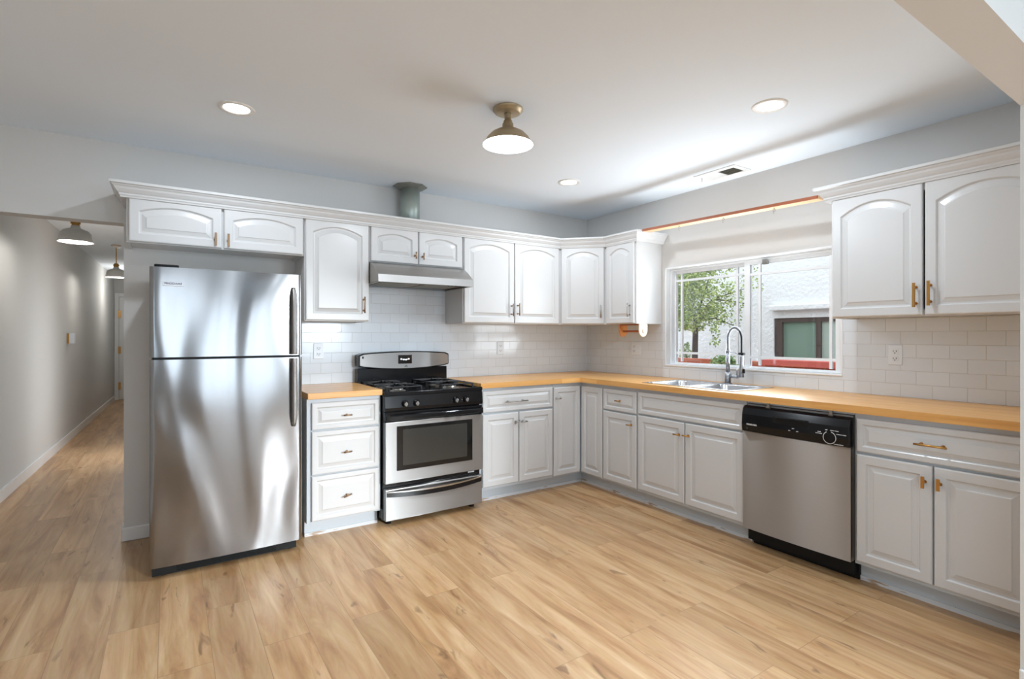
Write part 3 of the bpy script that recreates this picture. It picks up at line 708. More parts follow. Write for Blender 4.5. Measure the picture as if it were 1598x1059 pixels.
for u in (-2.235, -2.153, -1.853, -1.770):
    mb = MB(); x = u - gc
    mb.tube([(x, -0.676 + Y, 0.815), (x, -0.684 + Y, 0.814)], 0.024, 20); mb.tube([(x, -0.684 + Y, 0.814), (x, -0.706 + Y, 0.811)], [0.020, 0.017], 20)
    k = mb.build('knob', M['black'], cp); mb = MB(); mb.tube([(x, -0.7062 + Y, 0.811), (x, -0.7085 + Y, 0.811)], 0.012, 16); mb.box(x - 0.004, x + 0.004, -0.712 + Y, -0.706 + Y, 0.797, 0.826); mb.build('knob_cap', M['chrome'], k, 0.001)
# oven door
mb = MB(); mb.box(-G + 0.002, G - 0.002, -0.682 + Y, -0.636 + Y, 0.286, 0.694); od = mb.build('oven_door', M['steel'], gr, 0.004)
mb = MB(); mb.box(-2.292 - gc, -1.715 - gc, -0.685 + Y, -0.680 + Y, 0.366, 0.664); mb.build('door_window', M['glassblk'], od, 0.002)
mb = MB(); mb.box(-2.250 - gc, -1.760 - gc, -0.6865 + Y, -0.684 + Y, 0.398, 0.640); mb.build('inner_window', M['ovenin'], od, 0.001)
mb = MB(); mb.box(-G + 0.002, G - 0.002, -0.676 + Y, -0.636 + Y, 0.694, 0.760); mb.build('door_top_trim', M['black'], od, 0.003)
mb = MB(); n = 12; L = []
for i in range(n + 1):
    t = i / n; x = -G + 0.004 + (2 * G - 0.008) * t; o = 0.022 + 0.016 * math.sin(PI * t) ** 0.6
    L.append([(x, -0.676 + Y - o, 0.712), (x, -0.676 + Y - o, 0.738), (x, -0.676 + Y - o + 0.016, 0.746), (x, -0.676 + Y - o + 0.016, 0.704)])
mb.loops(L); mb.box(-G + 0.004, -G + 0.03, -0.70 + Y, -0.670 + Y, 0.704, 0.746); mb.box(G - 0.03, G - 0.004, -0.70 + Y, -0.670 + Y, 0.704, 0.746)
mb.build('handle', M['black'], od, 0.003)
# storage drawer with curved dark grip
mb = MB(); mb.box(-G + 0.004, G - 0.004, -0.680 + Y, -0.636 + Y, 0.038, 0.246); dw_ = mb.build('storage_drawer', M['steel'], gr, 0.004)
mb = MB(); n = 20; A = []
for i in range(n + 1): t = i / n; x = -G + 0.012 + (2 * G - 0.024) * t; sag = 0.018 * (1 - (2 * t - 1) ** 2); A.append((x, sag))
L = [[(x, -0.684 + Y - 1.2 * s_, 0.200 - s_), (x, -0.684 + Y - 1.2 * s_, 0.228 - s_ * 0.8), (x, -0.680 + Y, 0.229 - s_ * 0.8), (x, -0.680 + Y, 0.199 - s_)] for x, s_ in A]
mb.loops(L); mb.build('drawer_grip', M['black'], dw_)
mb = MB(); L = [[(x, -0.684 + Y - 1.4 * s_, 0.229 - s_ * 0.8), (x, -0.684 + Y - 1.4 * s_, 0.235 - s_ * 0.6), (x, -0.679 + Y, 0.240 - s_ * 0.1), (x, -0.679 + Y, 0.229 - s_ * 0.8)] for x, s_ in A]
mb.loops(L); mb.build('drawer_lip', M['chrome'], dw_)
mb = MB()
for i in range(5): mb.box(G - 0.098 + i * 0.011, G - 0.091 + i * 0.011, -0.6365 + Y, -0.635 + Y, 0.262, 0.271)
mb.build('range_lettering', M['mark'], gr)
# backguard
mb = MB(); mb.box(-G - 0.001, G + 0.001, -0.085 + Y, -0.02 + Y, 0.884, 1.02); bgd = mb.build('backguard', M['black'], gr, 0.004)
def guard(mb, y0, y1, inset, m0):
    n = 24; top, bot = [], []
    for i in range(n + 1):
        t = i / n; x = -G - 0.002 + inset + (2 * G + 0.004 - 2 * inset) * t; q = 1 - (2 * t - 1) ** 2
        edge = 0.010 * max(0, (abs(2 * t - 1) - 0.95) / 0.05) ** 2
        top.append((x, 1.134 + 0.016 * q - inset - edge)); bot.append((x, 1.035 - 0.026 * q + inset * 0.8 + edge * 0.4))
    P = bot + top[::-1]; mb.loops([[(x, y0, z) for x, z in P], [(x, y1, z) for x, z in P]])
mb = MB(); guard(mb, -0.118 + Y, -0.02 + Y, 0, 0); mb.build('backguard_cap', M['black'], bgd, 0.004)
mb = MB(); guard(mb, -0.1215 + Y, -0.117 + Y, 0.009, 0); sp_ = mb.build('backguard_panel', M['steel'], bgd)
mb = MB(); mb.box(-0.066, 0.048, -0.1245 + Y, -0.1210 + Y, 1.052, 1.120); ds = mb.build('clock_display', M['glassblk'], bgd, 0.008)
mb = MB()
for i, (a, b) in enumerate(((-0.04, 1.084), (-0.02, 1.080), (0.0, 1.079), (0.02, 1.084))): mb.box(a - 0.008, a + 0.006, -0.1252 + Y, -0.1244 + Y, b, b + 0.009)
mb.build('display_glint', mat('display_glint_glow', (0.9, 0.95, 1, 1), 0.4, emit=(0.9, 0.97, 1, 1), es=1.2), ds)  # lamp reflection in the clock glass, painted as glowing marks
mb = MB(); mb.box(-G + 0.022, -G + 0.034, -0.1235 + Y, -0.1212 + Y, 1.098, 1.115); mb.build('badge', M['black'], bgd)
mb = MB()
for a, b in ((-0.012, 1.026), (-0.003, 1.030), (0.004, 1.026)): mb.box(a, a + 0.006, -0.1225 + Y, -0.1213 + Y, b, b + 0.009)
mb.build('logo_mark', M['slot'], bgd)
# burners and grates
for ix, x in enumerate((-0.215, 0.195)):
    for iy, y in enumerate((-0.50, -0.225)):
        rr = 0.045 if (ix + iy) % 2 else 0.036
        mb = MB().use(M['nickel']); mb.lathe((x, y + Y, 0.884), [(rr + 0.022, 0.0), (rr + 0.016, 0.004), (rr, 0.006), (rr, 0.016), (0, 0.016)], 24)
        mb.use(M['iron']); mb.lathe((x, y + Y, 0.900), [(rr - 0.004, 0.0), (rr, 0.003), (rr - 0.003, 0.008), (0, 0.009)], 24); mb.build('burner', None, gr)
        mb = MB(); hx_, hy_ = 0.125, 0.125; b_ = 0.0055; zt = 0.926
        def bar(xa, ya, xb, yb, za=zt, zb=zt): mb.tube([(x + xa, y + ya + Y, za), (x + xb, y + yb + Y, zb)], b_, 6, True, False)
        for s1, s2, s3, s4 in ((-1, -1, 1, -1), (1, -1, 1, 1), (1, 1, -1, 1), (-1, 1, -1, -1)): bar(s1 * hx_, s2 * hy_, s3 * hx_, s4 * hy_, zt - 0.006, zt - 0.006)
        for a, b2 in ((1, 0), (-1, 0), (0, 1), (0, -1)):
            bar(a * hx_, b2 * hy_, a * 0.032, b2 * 0.032, zt - 0.004, zt + 0.004); 
        for a, b2 in ((1, 1), (1, -1), (-1, 1), (-1, -1)): bar(a * hx_, b2 * hy_, a * hx_ * 0.98, b2 * hy_ * 0.98, 0.884, zt - 0.002); 
        mb.build('grate', M['iron'], gr)

# ------------------------------------------------------------------ range hood
hd_ = empty('range_hood', (-1.983, -0.02, 1.648), 'stainless under-cabinet range hood above the stove', 'range hood')
h0, h1 = -2.357 + 1.983, -1.604 + 1.983
pf = [(0.012, 0.158), (-0.290, 0.158), (-0.335, 0.145), (-0.385, 0.118), (-0.425, 0.090), (-0.458, 0.064), (-0.482, 0.052), (-0.486, 0.0), (0.012, 0.0)]
# shell: outer skin only
mb = MB().use(M['hood']); L = [[(x, p[0], p[1]) for p in pf] for x in (h0, h1)]
mb.loops([L[0][:-1], L[1][:-1]], False, False, False, closed=False)
mb.use(M['sidegrey'])
for x in (h0, h1): mb.face([mb.v((x, p[0], p[1])) for p in pf], False)
mb.use(M['hood'])
mb.box(h0, h1, -0.486, -0.462, 0.0, 0.003); mb.box(h0, h0 + 0.02, -0.462, 0.012, 0.0, 0.003); mb.box(h1 - 0.02, h1, -0.462, 0.012, 0.0, 0.003); mb.box(h0 + 0.02, h1 - 0.02, -0.02, 0.012, 0.0, 0.003)
mb.build('canopy', None, hd_)
mb = MB().use(M['sidegrey']); mb.box(h0 + 0.01, h1 - 0.01, -0.47, 0.0, 0.012, 0.016)
mb.use(M['blackm'])
for i in range(6): x = h0 + 0.09 + i * 0.115; mb.box(x, x + 0.035, -0.435, -0.40, 0.008, 0.012)
mb.build('underside', None, hd_)
mb = MB()
for a in (h0 + 0.06, 0.02):
    for i in range(12): mb.box(a, a + 0.28, -0.36 + i * 0.026, -0.348 + i * 0.026, 0.006, 0.012)
mb.build('filter', M['galvd'], hd_)
mb = MB()
for i in range(4): mb.box(0.16 + i * 0.03, 0.18 + i * 0.03, -0.475, -0.466, -0.004, 0.002)
mb.build('switch', M['blackm'], hd_)

# ------------------------------------------------------------------ flue pipe
fp = empty('flue_pipe', (-1.965, -0.115, UT), 'galvanised vent pipe with ceiling flange above the wall cabinets', 'duct')
mb = MB(); mb.lathe((0, 0, 0), [(0.076, 0.0), (0.076, ZC - UT - 0.004)], 40, cap=True); mb.build('pipe', M['galv'], fp)
mb = MB(); P = []
for k in range(8): a = PI / 8 + k * PI / 4; P.append((a, 0.135 if k % 1 == 0 else 0.12))
mb.loops([[(0.078 * math.cos(a), 0.078 * math.sin(a), ZC - UT - 0.028) for a, q in P], [(q * math.cos(a), min(0.108, q * math.sin(a)), ZC - UT - 0.006) for a, q in P], [(q * math.cos(a), min(0.108, q * math.sin(a)), ZC - UT - 0.001) for a, q in P]])
mb.build('flange', M['galvd'], fp)

# ------------------------------------------------------------------ dishwasher
dwo = empty('dishwasher', (-0.35, -2.448, 0), 'built-in stainless dishwasher with black control panel under the counter', 'dishwasher', -PI / 2)
# local: x -> -world y, y -> world x
D = 0.298; yo = 0.35
mb = MB(); mb.box(-D + 0.006, D - 0.006, -0.615 + yo, 0.27, 0.11, 0.858); mb.build('tub', M['sidegrey'], dwo)
mb = MB(); mb.box(-D + 0.012, D, -0.560 + yo, -0.52 + yo, 0.0, 0.108); mb.build('toe_kick', M['blackm'], dwo)
mb = MB(); mb.box(-D, D - 0.01, -0.600 + yo, -0.565 + yo, 0.03, 0.112); mb.build('lower_panel', M['blackm'], dwo)
n = 16; mb = MB()
P = [(-D, -0.616 + yo)] + [(-D + 2 * D * i / n, -0.654 + yo - 0.010 * (1 - (2 * i / n - 1) ** 2)) for i in range(n + 1)] + [(D, -0.616 + yo)]
mb.loops([[(x, y, 0.112) for x, y in P], [(x, y, 0.696) for x, y in P]], True, True, True); o = mb.build('door', M['dwsteel'], dwo)
o.modifiers.new('edge', 'EDGE_SPLIT').split_angle = math.radians(50)
mb = MB(); P2 = [(-0.616, 0.699), (-0.668, 0.699), (-0.672, 0.74), (-0.668, 0.80), (-0.655, 0.838), (-0.636, 0.850), (-0.616, 0.850)]
mb.prism(P2, lambda p, x: (x, p[0] + yo, p[1]), -D, D); cpn = mb.build('control_panel', M['black'], dwo, 0.003)
mb = MB(); mb.box(-0.105, 0.095, -0.6705 + yo, -0.66 + yo, 0.772, 0.808); mb.build('pocket_handle', M['blackm'], cpn, 0.002)
mb = MB(); mb.box(-0.09, 0.08, -0.680 + yo, -0.668 + yo, 0.800, 0.806); mb.build('handle_lip', M['blackm'], cpn, 0.001)
DX = 0.205; DZ = 0.737
mb = MB(); mb.tube([(DX, -0.670 + yo, DZ), (DX, -0.682 + yo, DZ)], [0.028, 0.026], 32); kb = mb.build('dial', M['black'], cpn)
mb = MB()
for k in range(26):
    a = PI * 0.65 + k * (2 * PI * 0.88) / 26; b = a + (2 * PI * 0.88) / 26
    q = [(DX + r_ * math.cos(t), -0.6742 + yo, DZ + r_ * math.sin(t)) for r_, t in ((0.0298, a), (0.0332, a), (0.0332, b), (0.0298, b))]
    mb.face([mb.v(p) for p in q])
mb.build('dial_ring', M['mark'], cpn)
for s_, x, z in (('NORMAL WASH', DX + 0.057, DZ + 0.022), ('HEAVY WASH', DX + 0.024, DZ + 0.038), ('RINSE', DX - 0.052, DZ + 0.024), ('POTS PANS', DX - 0.054, DZ + 0.015), ('CANCEL DRAIN', DX + 0.044, DZ - 0.031), ('OFF', DX - 0.016, DZ + 0.038), ('ON', -0.007, DZ + 0.005), ('OFF', 0.037, DZ + 0.005), ('DRY', 0.014, DZ + 0.018)):
    text_mesh('panel_lettering', s_, 0.0065, M['mark'], cpn, Matrix.Translation((x, -0.6732 + yo, z)) @ RX, 0.0003, 0.0002)
text_mesh('panel_lettering', 'FRIGIDAIRE', 0.0125, M['mark'], cpn, Matrix.Translation((-0.232, -0.6732 + yo, 0.742)) @ RX, 0.0003, 0.0003)
for x in (-0.15, 0.195):
    mb = MB(); mb.box(x - 0.008, x + 0.008, -0.640 + yo, -0.628 + yo, 0.850, 0.8765); mb.box(x - 0.012, x + 0.012, -0.640 + yo, -0.60 + yo, 0.848, 0.852); mb.build('mounting_bracket', M['nickel'], dwo)
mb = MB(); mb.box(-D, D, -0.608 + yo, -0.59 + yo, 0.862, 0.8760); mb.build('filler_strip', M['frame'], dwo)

# ------------------------------------------------------------------ ceiling lights
def downlight(x, y, lab, power, z=ZC, lit=True, spot=2.6, rad=0.087, group=None):
    r = empty('recessed_light', (x, y, z), lab, 'ceiling light', group=group)
    mb = MB(); mb.lathe((0, 0, 0), [(rad, -0.0005), (rad - 0.002, -0.005), (rad - 0.02, -0.006), (rad - 0.026, -0.0015)], 40); mb.build('trim_ring', M['enamel'], r)
    mb = MB(); mb.lathe((0, 0, 0), [(rad - 0.025, -0.002), (0.0, -0.002)], 32, cap=False); mb.build('lens', M['lamp'] if lit else M['enamel'], r)
    return r
downlight(-3.270, -0.957, 'lit recessed downlight in the ceiling, nearest the refrigerator', 40)
downlight(-0.984, -2.507, 'lit recessed downlight in the ceiling, nearest the right-hand wall cabinet', 40)
downlight(-0.991, -0.909, 'lit recessed downlight in the ceiling near the room corner', 40)
for x, y in ((-3.27, -0.957), (-0.984, -2.507), (-0.991, -0.909)):
    lamp('AREA', 'downlight_lamp', (x, y, ZC - 0.012), 8, WARM, (0, 0, 0), shape='DISK', size=0.11)
# unseen downlights added behind the camera for ambient light
for x, y in ((-3.27, -5.2), (-1.1, -5.2), (-2.1, -6.8)):
    lamp('AREA', 'downlight_lamp', (x, y, ZC - 0.012), 8, WARM, (0, 0, 0), shape='DISK', size=0.11)  # added unseen lamps, behind the camera

sf = empty('semi_flush_light', (-2.087, -1.732, ZC), 'lit antique-brass barn-style ceiling light in the middle of the kitchen', 'ceiling light')
mb = MB(); mb.lathe((0, 0, 0), [(0.078, -0.001), (0.078, -0.010), (0.070, -0.013), (0.068, -0.022), (0.058, -0.026), (0.0, -0.027)], 40); mb.build('canopy', M['antbrass'], sf)
mb = MB(); mb.lathe((0, 0, 0), [(0.017, -0.025), (0.020, -0.032), (0.017, -0.038), (0.019, -0.046), (0.017, -0.058), (0.022, -0.062), (0.025, -0.076), (0.029, -0.080), (0.030, -0.108), (0.036, -0.112)], 28); mb.build('stem', M['antbrass'], sf)
mb = MB(); mb.lathe((0, 0, 0), [(0.030, -0.108), (0.060, -0.115), (0.088, -0.131), (0.110, -0.154), (0.126, -0.182), (0.133, -0.188)], 48); sh = mb.build('lamp_shade', M['antbrass'], sf)
mb = MB(); mb.lathe((0, 0, 0), [(0.131, -0.1885), (0.124, -0.183), (0.108, -0.157), (0.086, -0.134), (0.058, -0.1185), (0.0, -0.114)], 48); mb.build('shade_lining', M['enamel'], sh)
mb = MB(); mb.lathe((0, 0, 0), [(0.0, -0.165), (0.018, -0.162), (0.027, -0.150), (0.028, -0.140), (0.018, -0.122), (0.0, -0.120)], 24); mb.build('bulb', M['bulb'], sf)
lamp('POINT', 'semi_flush_lamp', (-2.087, -1.732, ZC - 0.185), 12, WARM, shadow_soft_size=0.04)

def pendant(x, y, label, rod):
    r = empty('pendant_light', (x, y, ZC), label, 'pendant light')
    zb = -(ZC - 2.035)
    mb = MB().use(M['brass']); mb.lathe((0, 0, 0), [(0.055, -0.001), (0.055, -0.006), (0.0, -0.007)], 28)
    mb.use(M['enamel']); mb.lathe((0, 0, 0), [(0.045, -0.006), (0.045, -0.028), (0.0, -0.03)], 28); mb.build('canopy', None, r)
    mb = MB(); mb.tube([(0, 0, -0.03), (0, 0, zb + 0.17)], 0.0055, 8); mb.build('rod', M['brass'], r)
    mb = MB(); mb.lathe((0, 0, zb), [(0.0, 0.185), (0.022, 0.183), (0.026, 0.170), (0.026, 0.140), (0.030, 0.132)], 20); mb.tube([(-0.032, 0, zb + 0.158), (0.032, 0, zb + 0.158)], 0.010, 10); mb.build('knuckle', M['brass'], r)
    mb = MB(); mb.lathe((0, 0, zb), [(0.028, 0.137), (0.033, 0.116), (0.050, 0.107), (0.082, 0.094), (0.101, 0.070), (0.107, 0.035), (0.118, 0.0), (0.115, 0.0), (0.102, 0.035), (0.095, 0.062), (0.075, 0.080), (0.0, 0.088)], 40)
    mb.build('lamp_shade', M['shade'], r)
    mb = MB(); mb.lathe((0, 0, zb), [(0.0, 0.025), (0.022, 0.032), (0.028, 0.048), (0.020, 0.068), (0.0, 0.08)], 20); mb.build('bulb', M['bulb'], r)
    lamp('POINT', 'pendant_lamp', (x, y, 2.047), 5.5, HALLC, shadow_soft_size=0.03)
pendant(-4.20, 1.50, 'white dome pendant light with brass joint, nearer one in the hallway', 0.2)
pendant(-4.14, 4.53, 'white dome pendant light on a brass rod, farther one in the hallway', 0.2)
lamp('POINT', 'pendant_lamp', (-4.08, 7.2, 2.047), 8, HALLC, shadow_soft_size=0.05)

# ------------------------------------------------------------------ small wall things
def outlet(name, loc, rz, label, w_=0.072, gangs=(('outlet', 0),), cat='outlet'):
    r = empty(name, loc, label, cat, rz)
    mb = MB(); mb.box(-w_ / 2, w_ / 2, -0.006, 0, -0.058, 0.058); mb.build('cover_plate', M['plate'], r, 0.003)
    for kind, x in gangs:
        if kind == 'outlet':
            for z in (-0.021, 0.021):
                mb = MB(); mb.box(x - 0.016, x + 0.016, -0.0085, -0.006, z - 0.015, z + 0.015); f = mb.build('socket', M['plate'], r, 0.002)
                mb = MB(); mb.box(x - 0.009, x - 0.006, -0.0092, -0.0084, z - 0.003, z + 0.007); mb.box(x + 0.006, x + 0.009, -0.0092, -0.0084, z - 0.003, z + 0.007); mb.box(x - 0.003, x + 0.003, -0.0092, -0.0084, z - 0.011, z - 0.006); mb.build('slots', M['slot'], f)
        else:
            mb = MB(); mb.box(x - 0.016, x + 0.016, -0.009, -0.006, -0.033, 0.033); mb.build('rocker_switch', M['plate'], r, 0.002)
    return r
outlet('wall_outlet', (-2.640, -0.006, 1.158), 0, 'white wall outlet on the tile just right of the refrigerator')
outlet('wall_outlet', (-1.050, -0.006, 1.160), 0, 'white wall outlet on the tile right of the range')
outlet('wall_outlet', (-0.006, -0.682, 1.155), -PI / 2, 'white two-gang wall plate with switch and outlet left of the window', 0.117, (('switch', 0.023), ('outlet', -0.023)))
outlet('wall_outlet', (-0.006, -2.705, 1.158), -PI / 2, 'white wall outlet on the tile right of the window')
r = empty('wall_switch', (-4.583, 4.15, 1.24), 'small white and brass switch box on the hallway wall', 'switch', PI / 2 - 0.02)
bx('side_frame', M['brass'], r, -0.045, 0.045, -0.024, 0.004, -0.06, 0.06, bevel=0.002)
bx('cover_plate', M['plate'], r, -0.046, 0.046, -0.07, -0.024, -0.061, 0.061, bevel=0.003)

# paper towel holder under the small cabinet
pt_ = empty('paper_towel_holder', (-0.22, -0.83, 1.372), 'empty wooden paper towel holder hanging under the corner-side wall cabinet', 'paper towel holder')
def tplate(y0, y1, m):
    mb = MB(); P = []
    for i in range(17): a = PI + PI * i / 16; P.append((0.05 * math.cos(a), -0.052 + 0.058 * math.sin(a)))
    P += [(0.05, 0.0), (-0.05, 0.0)]
    mb.loops([[(x, y0, z) for x, z in P], [(x, y1, z) for x, z in P]]); return mb.build('end_plate', m, pt_, 0.002)
tplate(0.10, 0.112, M['towelwood']); tp = tplate(-0.130, -0.118, M['towelpale'])
mb = MB(); mb.tube([(0, 0.115, -0.062), (0, -0.14, -0.062)], 0.009, 12); mb.build('dowel', M['railfront'], pt_)
mb = MB(); mb.tube([(0, -0.128, -0.062), (0, -0.142, -0.062)], [0.018, 0.015], 16); mb.build('end_knob', M['towelpale'], pt_)
mb = MB(); mb.box(-0.04, 0.04, -0.118, 0.10, -0.010, 0.0); mb.build('mounting_bar', M['railfront'], pt_, 0.001)

# wooden curtain rail between the cabinets, with rings
cr = empty('curtain_rail', (-0.31, -1.03, 2.12), 'thin wooden curtain rail spanning above the window', 'curtain rail')
def rz_(y): t = (-1.035 - y) / 1.39; return 2.128 - 0.034 * t
Ya, Yb = -1.041, -2.42
mb = MB().use(M['railunder']); z = [rz_(Ya), rz_(Yb)]
for (xa, xb, m_) in ((-0.316, -0.240, 'railunder'), (-0.322, -0.316, 'railfront')):
    mb.use(M[m_]); P = []
    for yy, zz in ((Ya, z[0]), (Yb, z[1])): P.append([(xa + 0.31, yy + 1.03, zz - 2.12), (xb + 0.31, yy + 1.03, zz - 2.12), (xb + 0.31, yy + 1.03, zz + 0.019 - 2.12), (xa + 0.31, yy + 1.03, zz + 0.019 - 2.12)])
    mb.loops(P)
mb.build('rail_board', None, cr)
for u, y in ((1077, -1.385), (1147, -1.765), (1226, -2.135)):
    mb = MB(); zc = rz_(y) - 2.12
    mb.tube([(0.02, y + 1.03, zc), (0.02, y + 1.03, zc - 0.008)], 0.0025, 6)
    mb.tube([(0.02, y + 1.03 + 0.009 * math.sin(a), zc - 0.017 + 0.009 * math.cos(a)) for a in [2 * PI * i / 12 for i in range(13)]], 0.0018, 6)
    mb.tube([(0.02, y + 1.03, zc - 0.026), (0.02, y + 1.036, zc - 0.034), (0.02, y + 1.028, zc - 0.040)], 0.0016, 6); mb.build('ring_hook', M['nickel'], cr)

# ceiling register
vr = empty('ceiling_vent', (-0.208, -1.694, ZC), 'white ceiling air register with open louvres near the window wall', 'vent')
mb = MB().use(M['vent']); a, b, t = 0.101, 0.170, 0.006
for q in ((-a, a, -b, -b + 0.038), (-a, a, b - 0.038, b), (-a, -a + 0.045, -b + 0.038, b - 0.038), (a - 0.03, a, -b + 0.038, b - 0.038)): mb.box(q[0], q[1], q[2], q[3], -t, 0)
mb.box(-a + 0.045, a - 0.03, -0.006, 0.002, -t, 0); mb.build('vent_frame', None, vr, 0.001)
mb = MB(); mb.box(-a + 0.046, a - 0.031, -b + 0.039, b - 0.039, -0.0012, -0.0002); mb.build('duct_opening', M['ventdark'], vr)
mb = MB()
for i in range(11):
    y = 0.006 + i * 0.0115; mb.loops([[(-a + 0.046, y, -0.0015), (a - 0.031, y, -0.0015)], [(-a + 0.046, y + 0.010, -0.007), (a - 0.031, y + 0.010, -0.007)]], False, False, closed=False)
mb.build('closed_louvres', M['vent'], vr)
mb = MB()
for i in range(9):
    y = -0.126 + i * 0.0135; mb.box(-a + 0.046, a - 0.031, y, y + 0.0012, -0.006, -0.0015)
mb.build('open_louvres', M['ventdark'], vr)
mb = MB(); mb.tube([(0, 0, 0), (0, 0, -0.012), (0.004, 0.004, -0.022), (0.0, 0.008, -0.028)], 0.002, 6)
tag(mb.build('cup_hook', M['nickel'], loc=(-0.235, -1.548, ZC - 0.006)), 'tiny wire hook hanging below the ceiling vent', 'hook')

# ------------------------------------------------------------------ outside
EX = 3.4
struct(bx('ground', M['ground'], None, 0.16, 12, -9, 12, -0.25, -0.2))
nb = empty('neighbour_house', (EX, 0, -0.2), 'white stucco house wall seen through the sink window', 'house')
oy0, oy1, oz0, oz1 = -0.02, -1.45, 0.78, 1.512
mb = MB()
for y0, y1, z0, z1 in ((-8, oy1, 0, 5), (oy0, 7, 0, 5), (oy1, oy0, 0, oz0 + 0.2), (oy1, oy0, oz1 + 0.2, 5)): mb.box(0, 0.25, y0, y1, z0, z1)
mb.build('stucco_wall', M['stucco'], nb)
mb = MB(); mb.box(-0.09, 0.0, -1.55, 0.0, 1.612 + 0.2, 1.685 + 0.2); mb.build('ledge', M['stucco'], nb, 0.012)
mb = MB(); f = 0.055
for y0, y1, z0, z1 in ((oy0 - f, oy0, oz0, oz1), (oy1, oy1 + f, oz0, oz1), (oy1 + f, oy0 - f, oz1 - f, oz1), (oy1 + f, oy0 - f, oz0, oz0 + f), (-0.63, -0.57, oz0 + f, oz1 - f), (oy0 - f - 0.05, oy0 - f, oz0 + f, oz1 - f)):
    mb.box(0.02, 0.09, y0, y1, z0 + 0.2, z1 + 0.2)
wf = mb.build('house_window', M['brownframe'], nb)
mb = MB().use(M['greenglass']); mb.box(0.06, 0.07, -0.57, oy0 - f, oz0 + f + 0.2, oz1 - f + 0.2); mb.use(M['paleglass']); mb.box(0.055, 0.065, oy1 + f, -0.63, oz0 + f + 0.2, oz1 - f + 0.2); mb.build('pane', None, wf)
# red brick planter + red board
tag(bx('brick_planter', M['brick'], None, 1.70, 1.90, -0.90, 1.6, -0.2, 0.992), 'low red brick planter wall outside, left part below the tree', 'planter')
tag(bx('red_bench', M['redwood'], None, 1.62, 1.95, -2.6, -0.905, 0.965, 1.022), 'red painted timber board outside below the right window pane', 'bench')
tag(bx('bench_wall', M['brick'], None, 1.70, 1.90, -2.6, -0.905, -0.2, 0.964), 'red brick base carrying the red board outside', 'wall')

def leaves(mb, c, rad, n, size, droop=0.3, squash=(1, 1, 1), hollow=0.3):
    for _ in range(n):
        d = Vector((random.gauss(0, 1), random.gauss(0, 1), random.gauss(0, 1))).normalized()
        r_ = rad * (hollow + (1 - hollow) * random.random() ** 0.6)
        p = Vector(c) + Vector((d.x * r_ * squash[0], d.y * r_ * squash[1], d.z * r_ * squash[2]))
        s_ = size * random.uniform(0.6, 1.3)
        a = Vector((random.gauss(0, 1), random.gauss(0, 1), random.gauss(-droop, 0.6))).normalized()
        b = a.cross(Vector((random.gauss(0, 1), random.gauss(0, 1), random.gauss(0, 1)))).normalized() * s_ * 0.42; a = a * s_
        mb.face([mb.v(p), mb.v(p + a * 0.45 + b), mb.v(p + a), mb.v(p + a * 0.45 - b)])
def tree(loc, label, clusters, trunk, branches, lm, size=0.04):
    r = empty('leafy_tree', loc, label, 'tree'); L = Vector(loc)
    mb = MB()
    mb.tube([Vector(p) - L for p in trunk], [0.045, 0.04, 0.036, 0.03][:len(trunk)], 10); mb.build('trunk', M['bark'], r)
    mb = MB()
    for br_ in branches: mb.tube([Vector(p) - L for p in br_], [0.014, 0.009, 0.004][:len(br_)], 6)
    mb.build('branch', M['bark'], r)
    mb = MB()
    for c, rad, n in clusters: leaves(mb, Vector(c) - L, rad, int(n * (3.4 if c[1] > 0.12 else 1.5)), size)
    mb.build('foliage', lm, r)
TX = 2.35; TY = 0.475
tc = Vector((TX, TY, 1.40))
cl = []
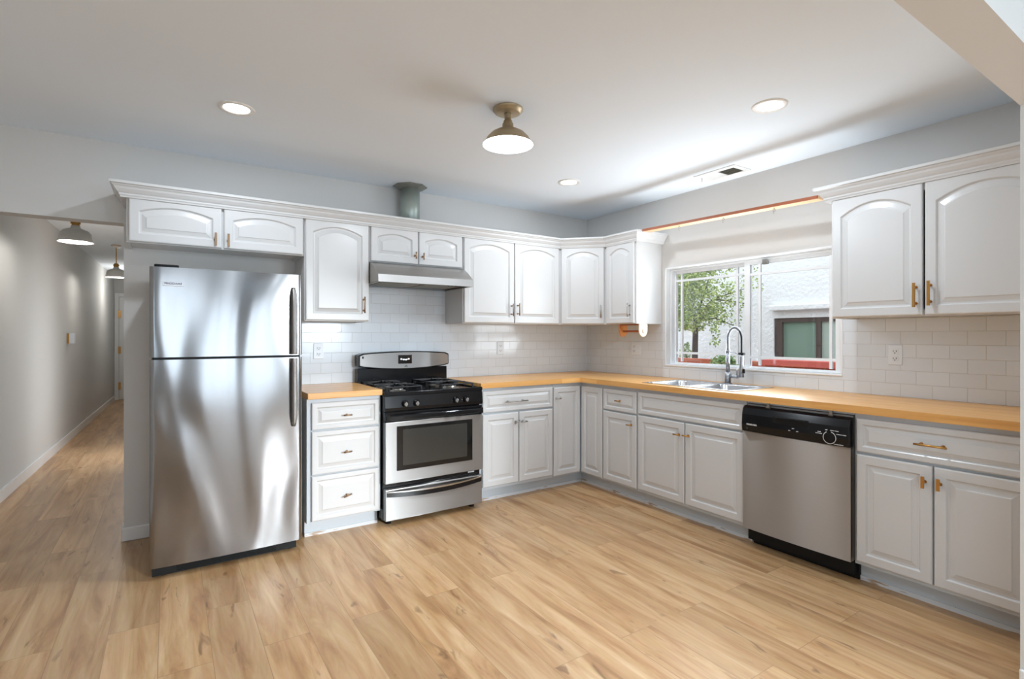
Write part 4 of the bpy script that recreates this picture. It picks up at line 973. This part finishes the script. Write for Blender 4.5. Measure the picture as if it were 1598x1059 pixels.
for y, z, rr, n in ((0.50, 2.15, 0.22, 300), (0.15, 2.18, 0.15, 120), (0.62, 1.95, 0.22, 320), (0.35, 1.98, 0.24, 330), (0.08, 1.92, 0.17, 110), (-0.12, 1.82, 0.16, 80), (0.60, 1.70, 0.20, 280), (0.32, 1.70, 0.24, 300), (0.02, 1.72, 0.18, 130), (-0.20, 1.70, 0.13, 60),
                    (0.62, 1.50, 0.17, 200), (0.42, 1.48, 0.18, 220), (0.15, 1.52, 0.16, 120), (-0.05, 1.50, 0.12, 60), (0.10, 1.32, 0.08, 45), (0.12, 1.20, 0.06, 30), (-0.10, 1.40, 0.07, 24), (-0.25, 1.95, 0.12, 40), (-0.45, 1.85, 0.06, 10), (-0.02, 2.15, 0.14, 60), (-0.25, 2.15, 0.12, 40), (0.75, 1.8, 0.2, 200), (0.75, 2.1, 0.2, 200)):
    cl.append(((TX + random.uniform(-0.12, 0.12), y, z), rr, n))
tree((TX, TY, -0.2), 'small leafy green tree with dark trunk outside the left window pane', cl, [(TX, TY, -0.2), (TX, TY, 0.9), (TX, TY - 0.01, 1.3), (TX, TY - 0.02, 1.55)],
     [[(TX, TY, 1.5), (TX, 0.2, 1.75), (TX, -0.25, 1.85)], [(TX, TY, 1.45), (TX, 0.3, 1.9), (TX, 0.2, 2.2)], [(TX, TY, 1.45), (TX, 0.62, 1.8), (TX, 0.7, 2.1)], [(TX, TY, 1.45), (TX, 0.15, 1.5), (TX, -0.1, 1.4)], [(TX, 0.2, 1.75), (TX, 0.0, 1.72), (TX, -0.3, 1.66)]], M['leaf'], 0.031)
mb = MB(); leaves(mb, (0, 0, 0.0), 0.13, 520, 0.032, squash=(0.6, 1.15, 0.75)); leaves(mb, (0, -0.12, 0.0), 0.08, 160, 0.03)
r = empty('garden_shrub', (1.52, -0.52, 0.97), 'small pale green shrub growing in front of the brick planter', 'shrub'); mb.build('foliage', M['leaf2'], r)
mb = MB(); mb.tube([(0, 0, -1.16), (0, 0, 0)], 0.02, 8); mb.build('stem', M['bark'], r)
mb = MB(); leaves(mb, (0, 0, 0.0), 0.12, 160, 0.04, squash=(0.7, 0.6, 1.3))
r = empty('garden_shrub', (2.1, 0.42, 1.05), 'thin green shrub at the foot of the tree trunk outside', 'shrub'); mb.build('foliage', M['leaf2'], r)
mb = MB(); mb.tube([(0, 0, -1.25), (0, 0, 0)], 0.015, 8); mb.build('stem', M['bark'], r)
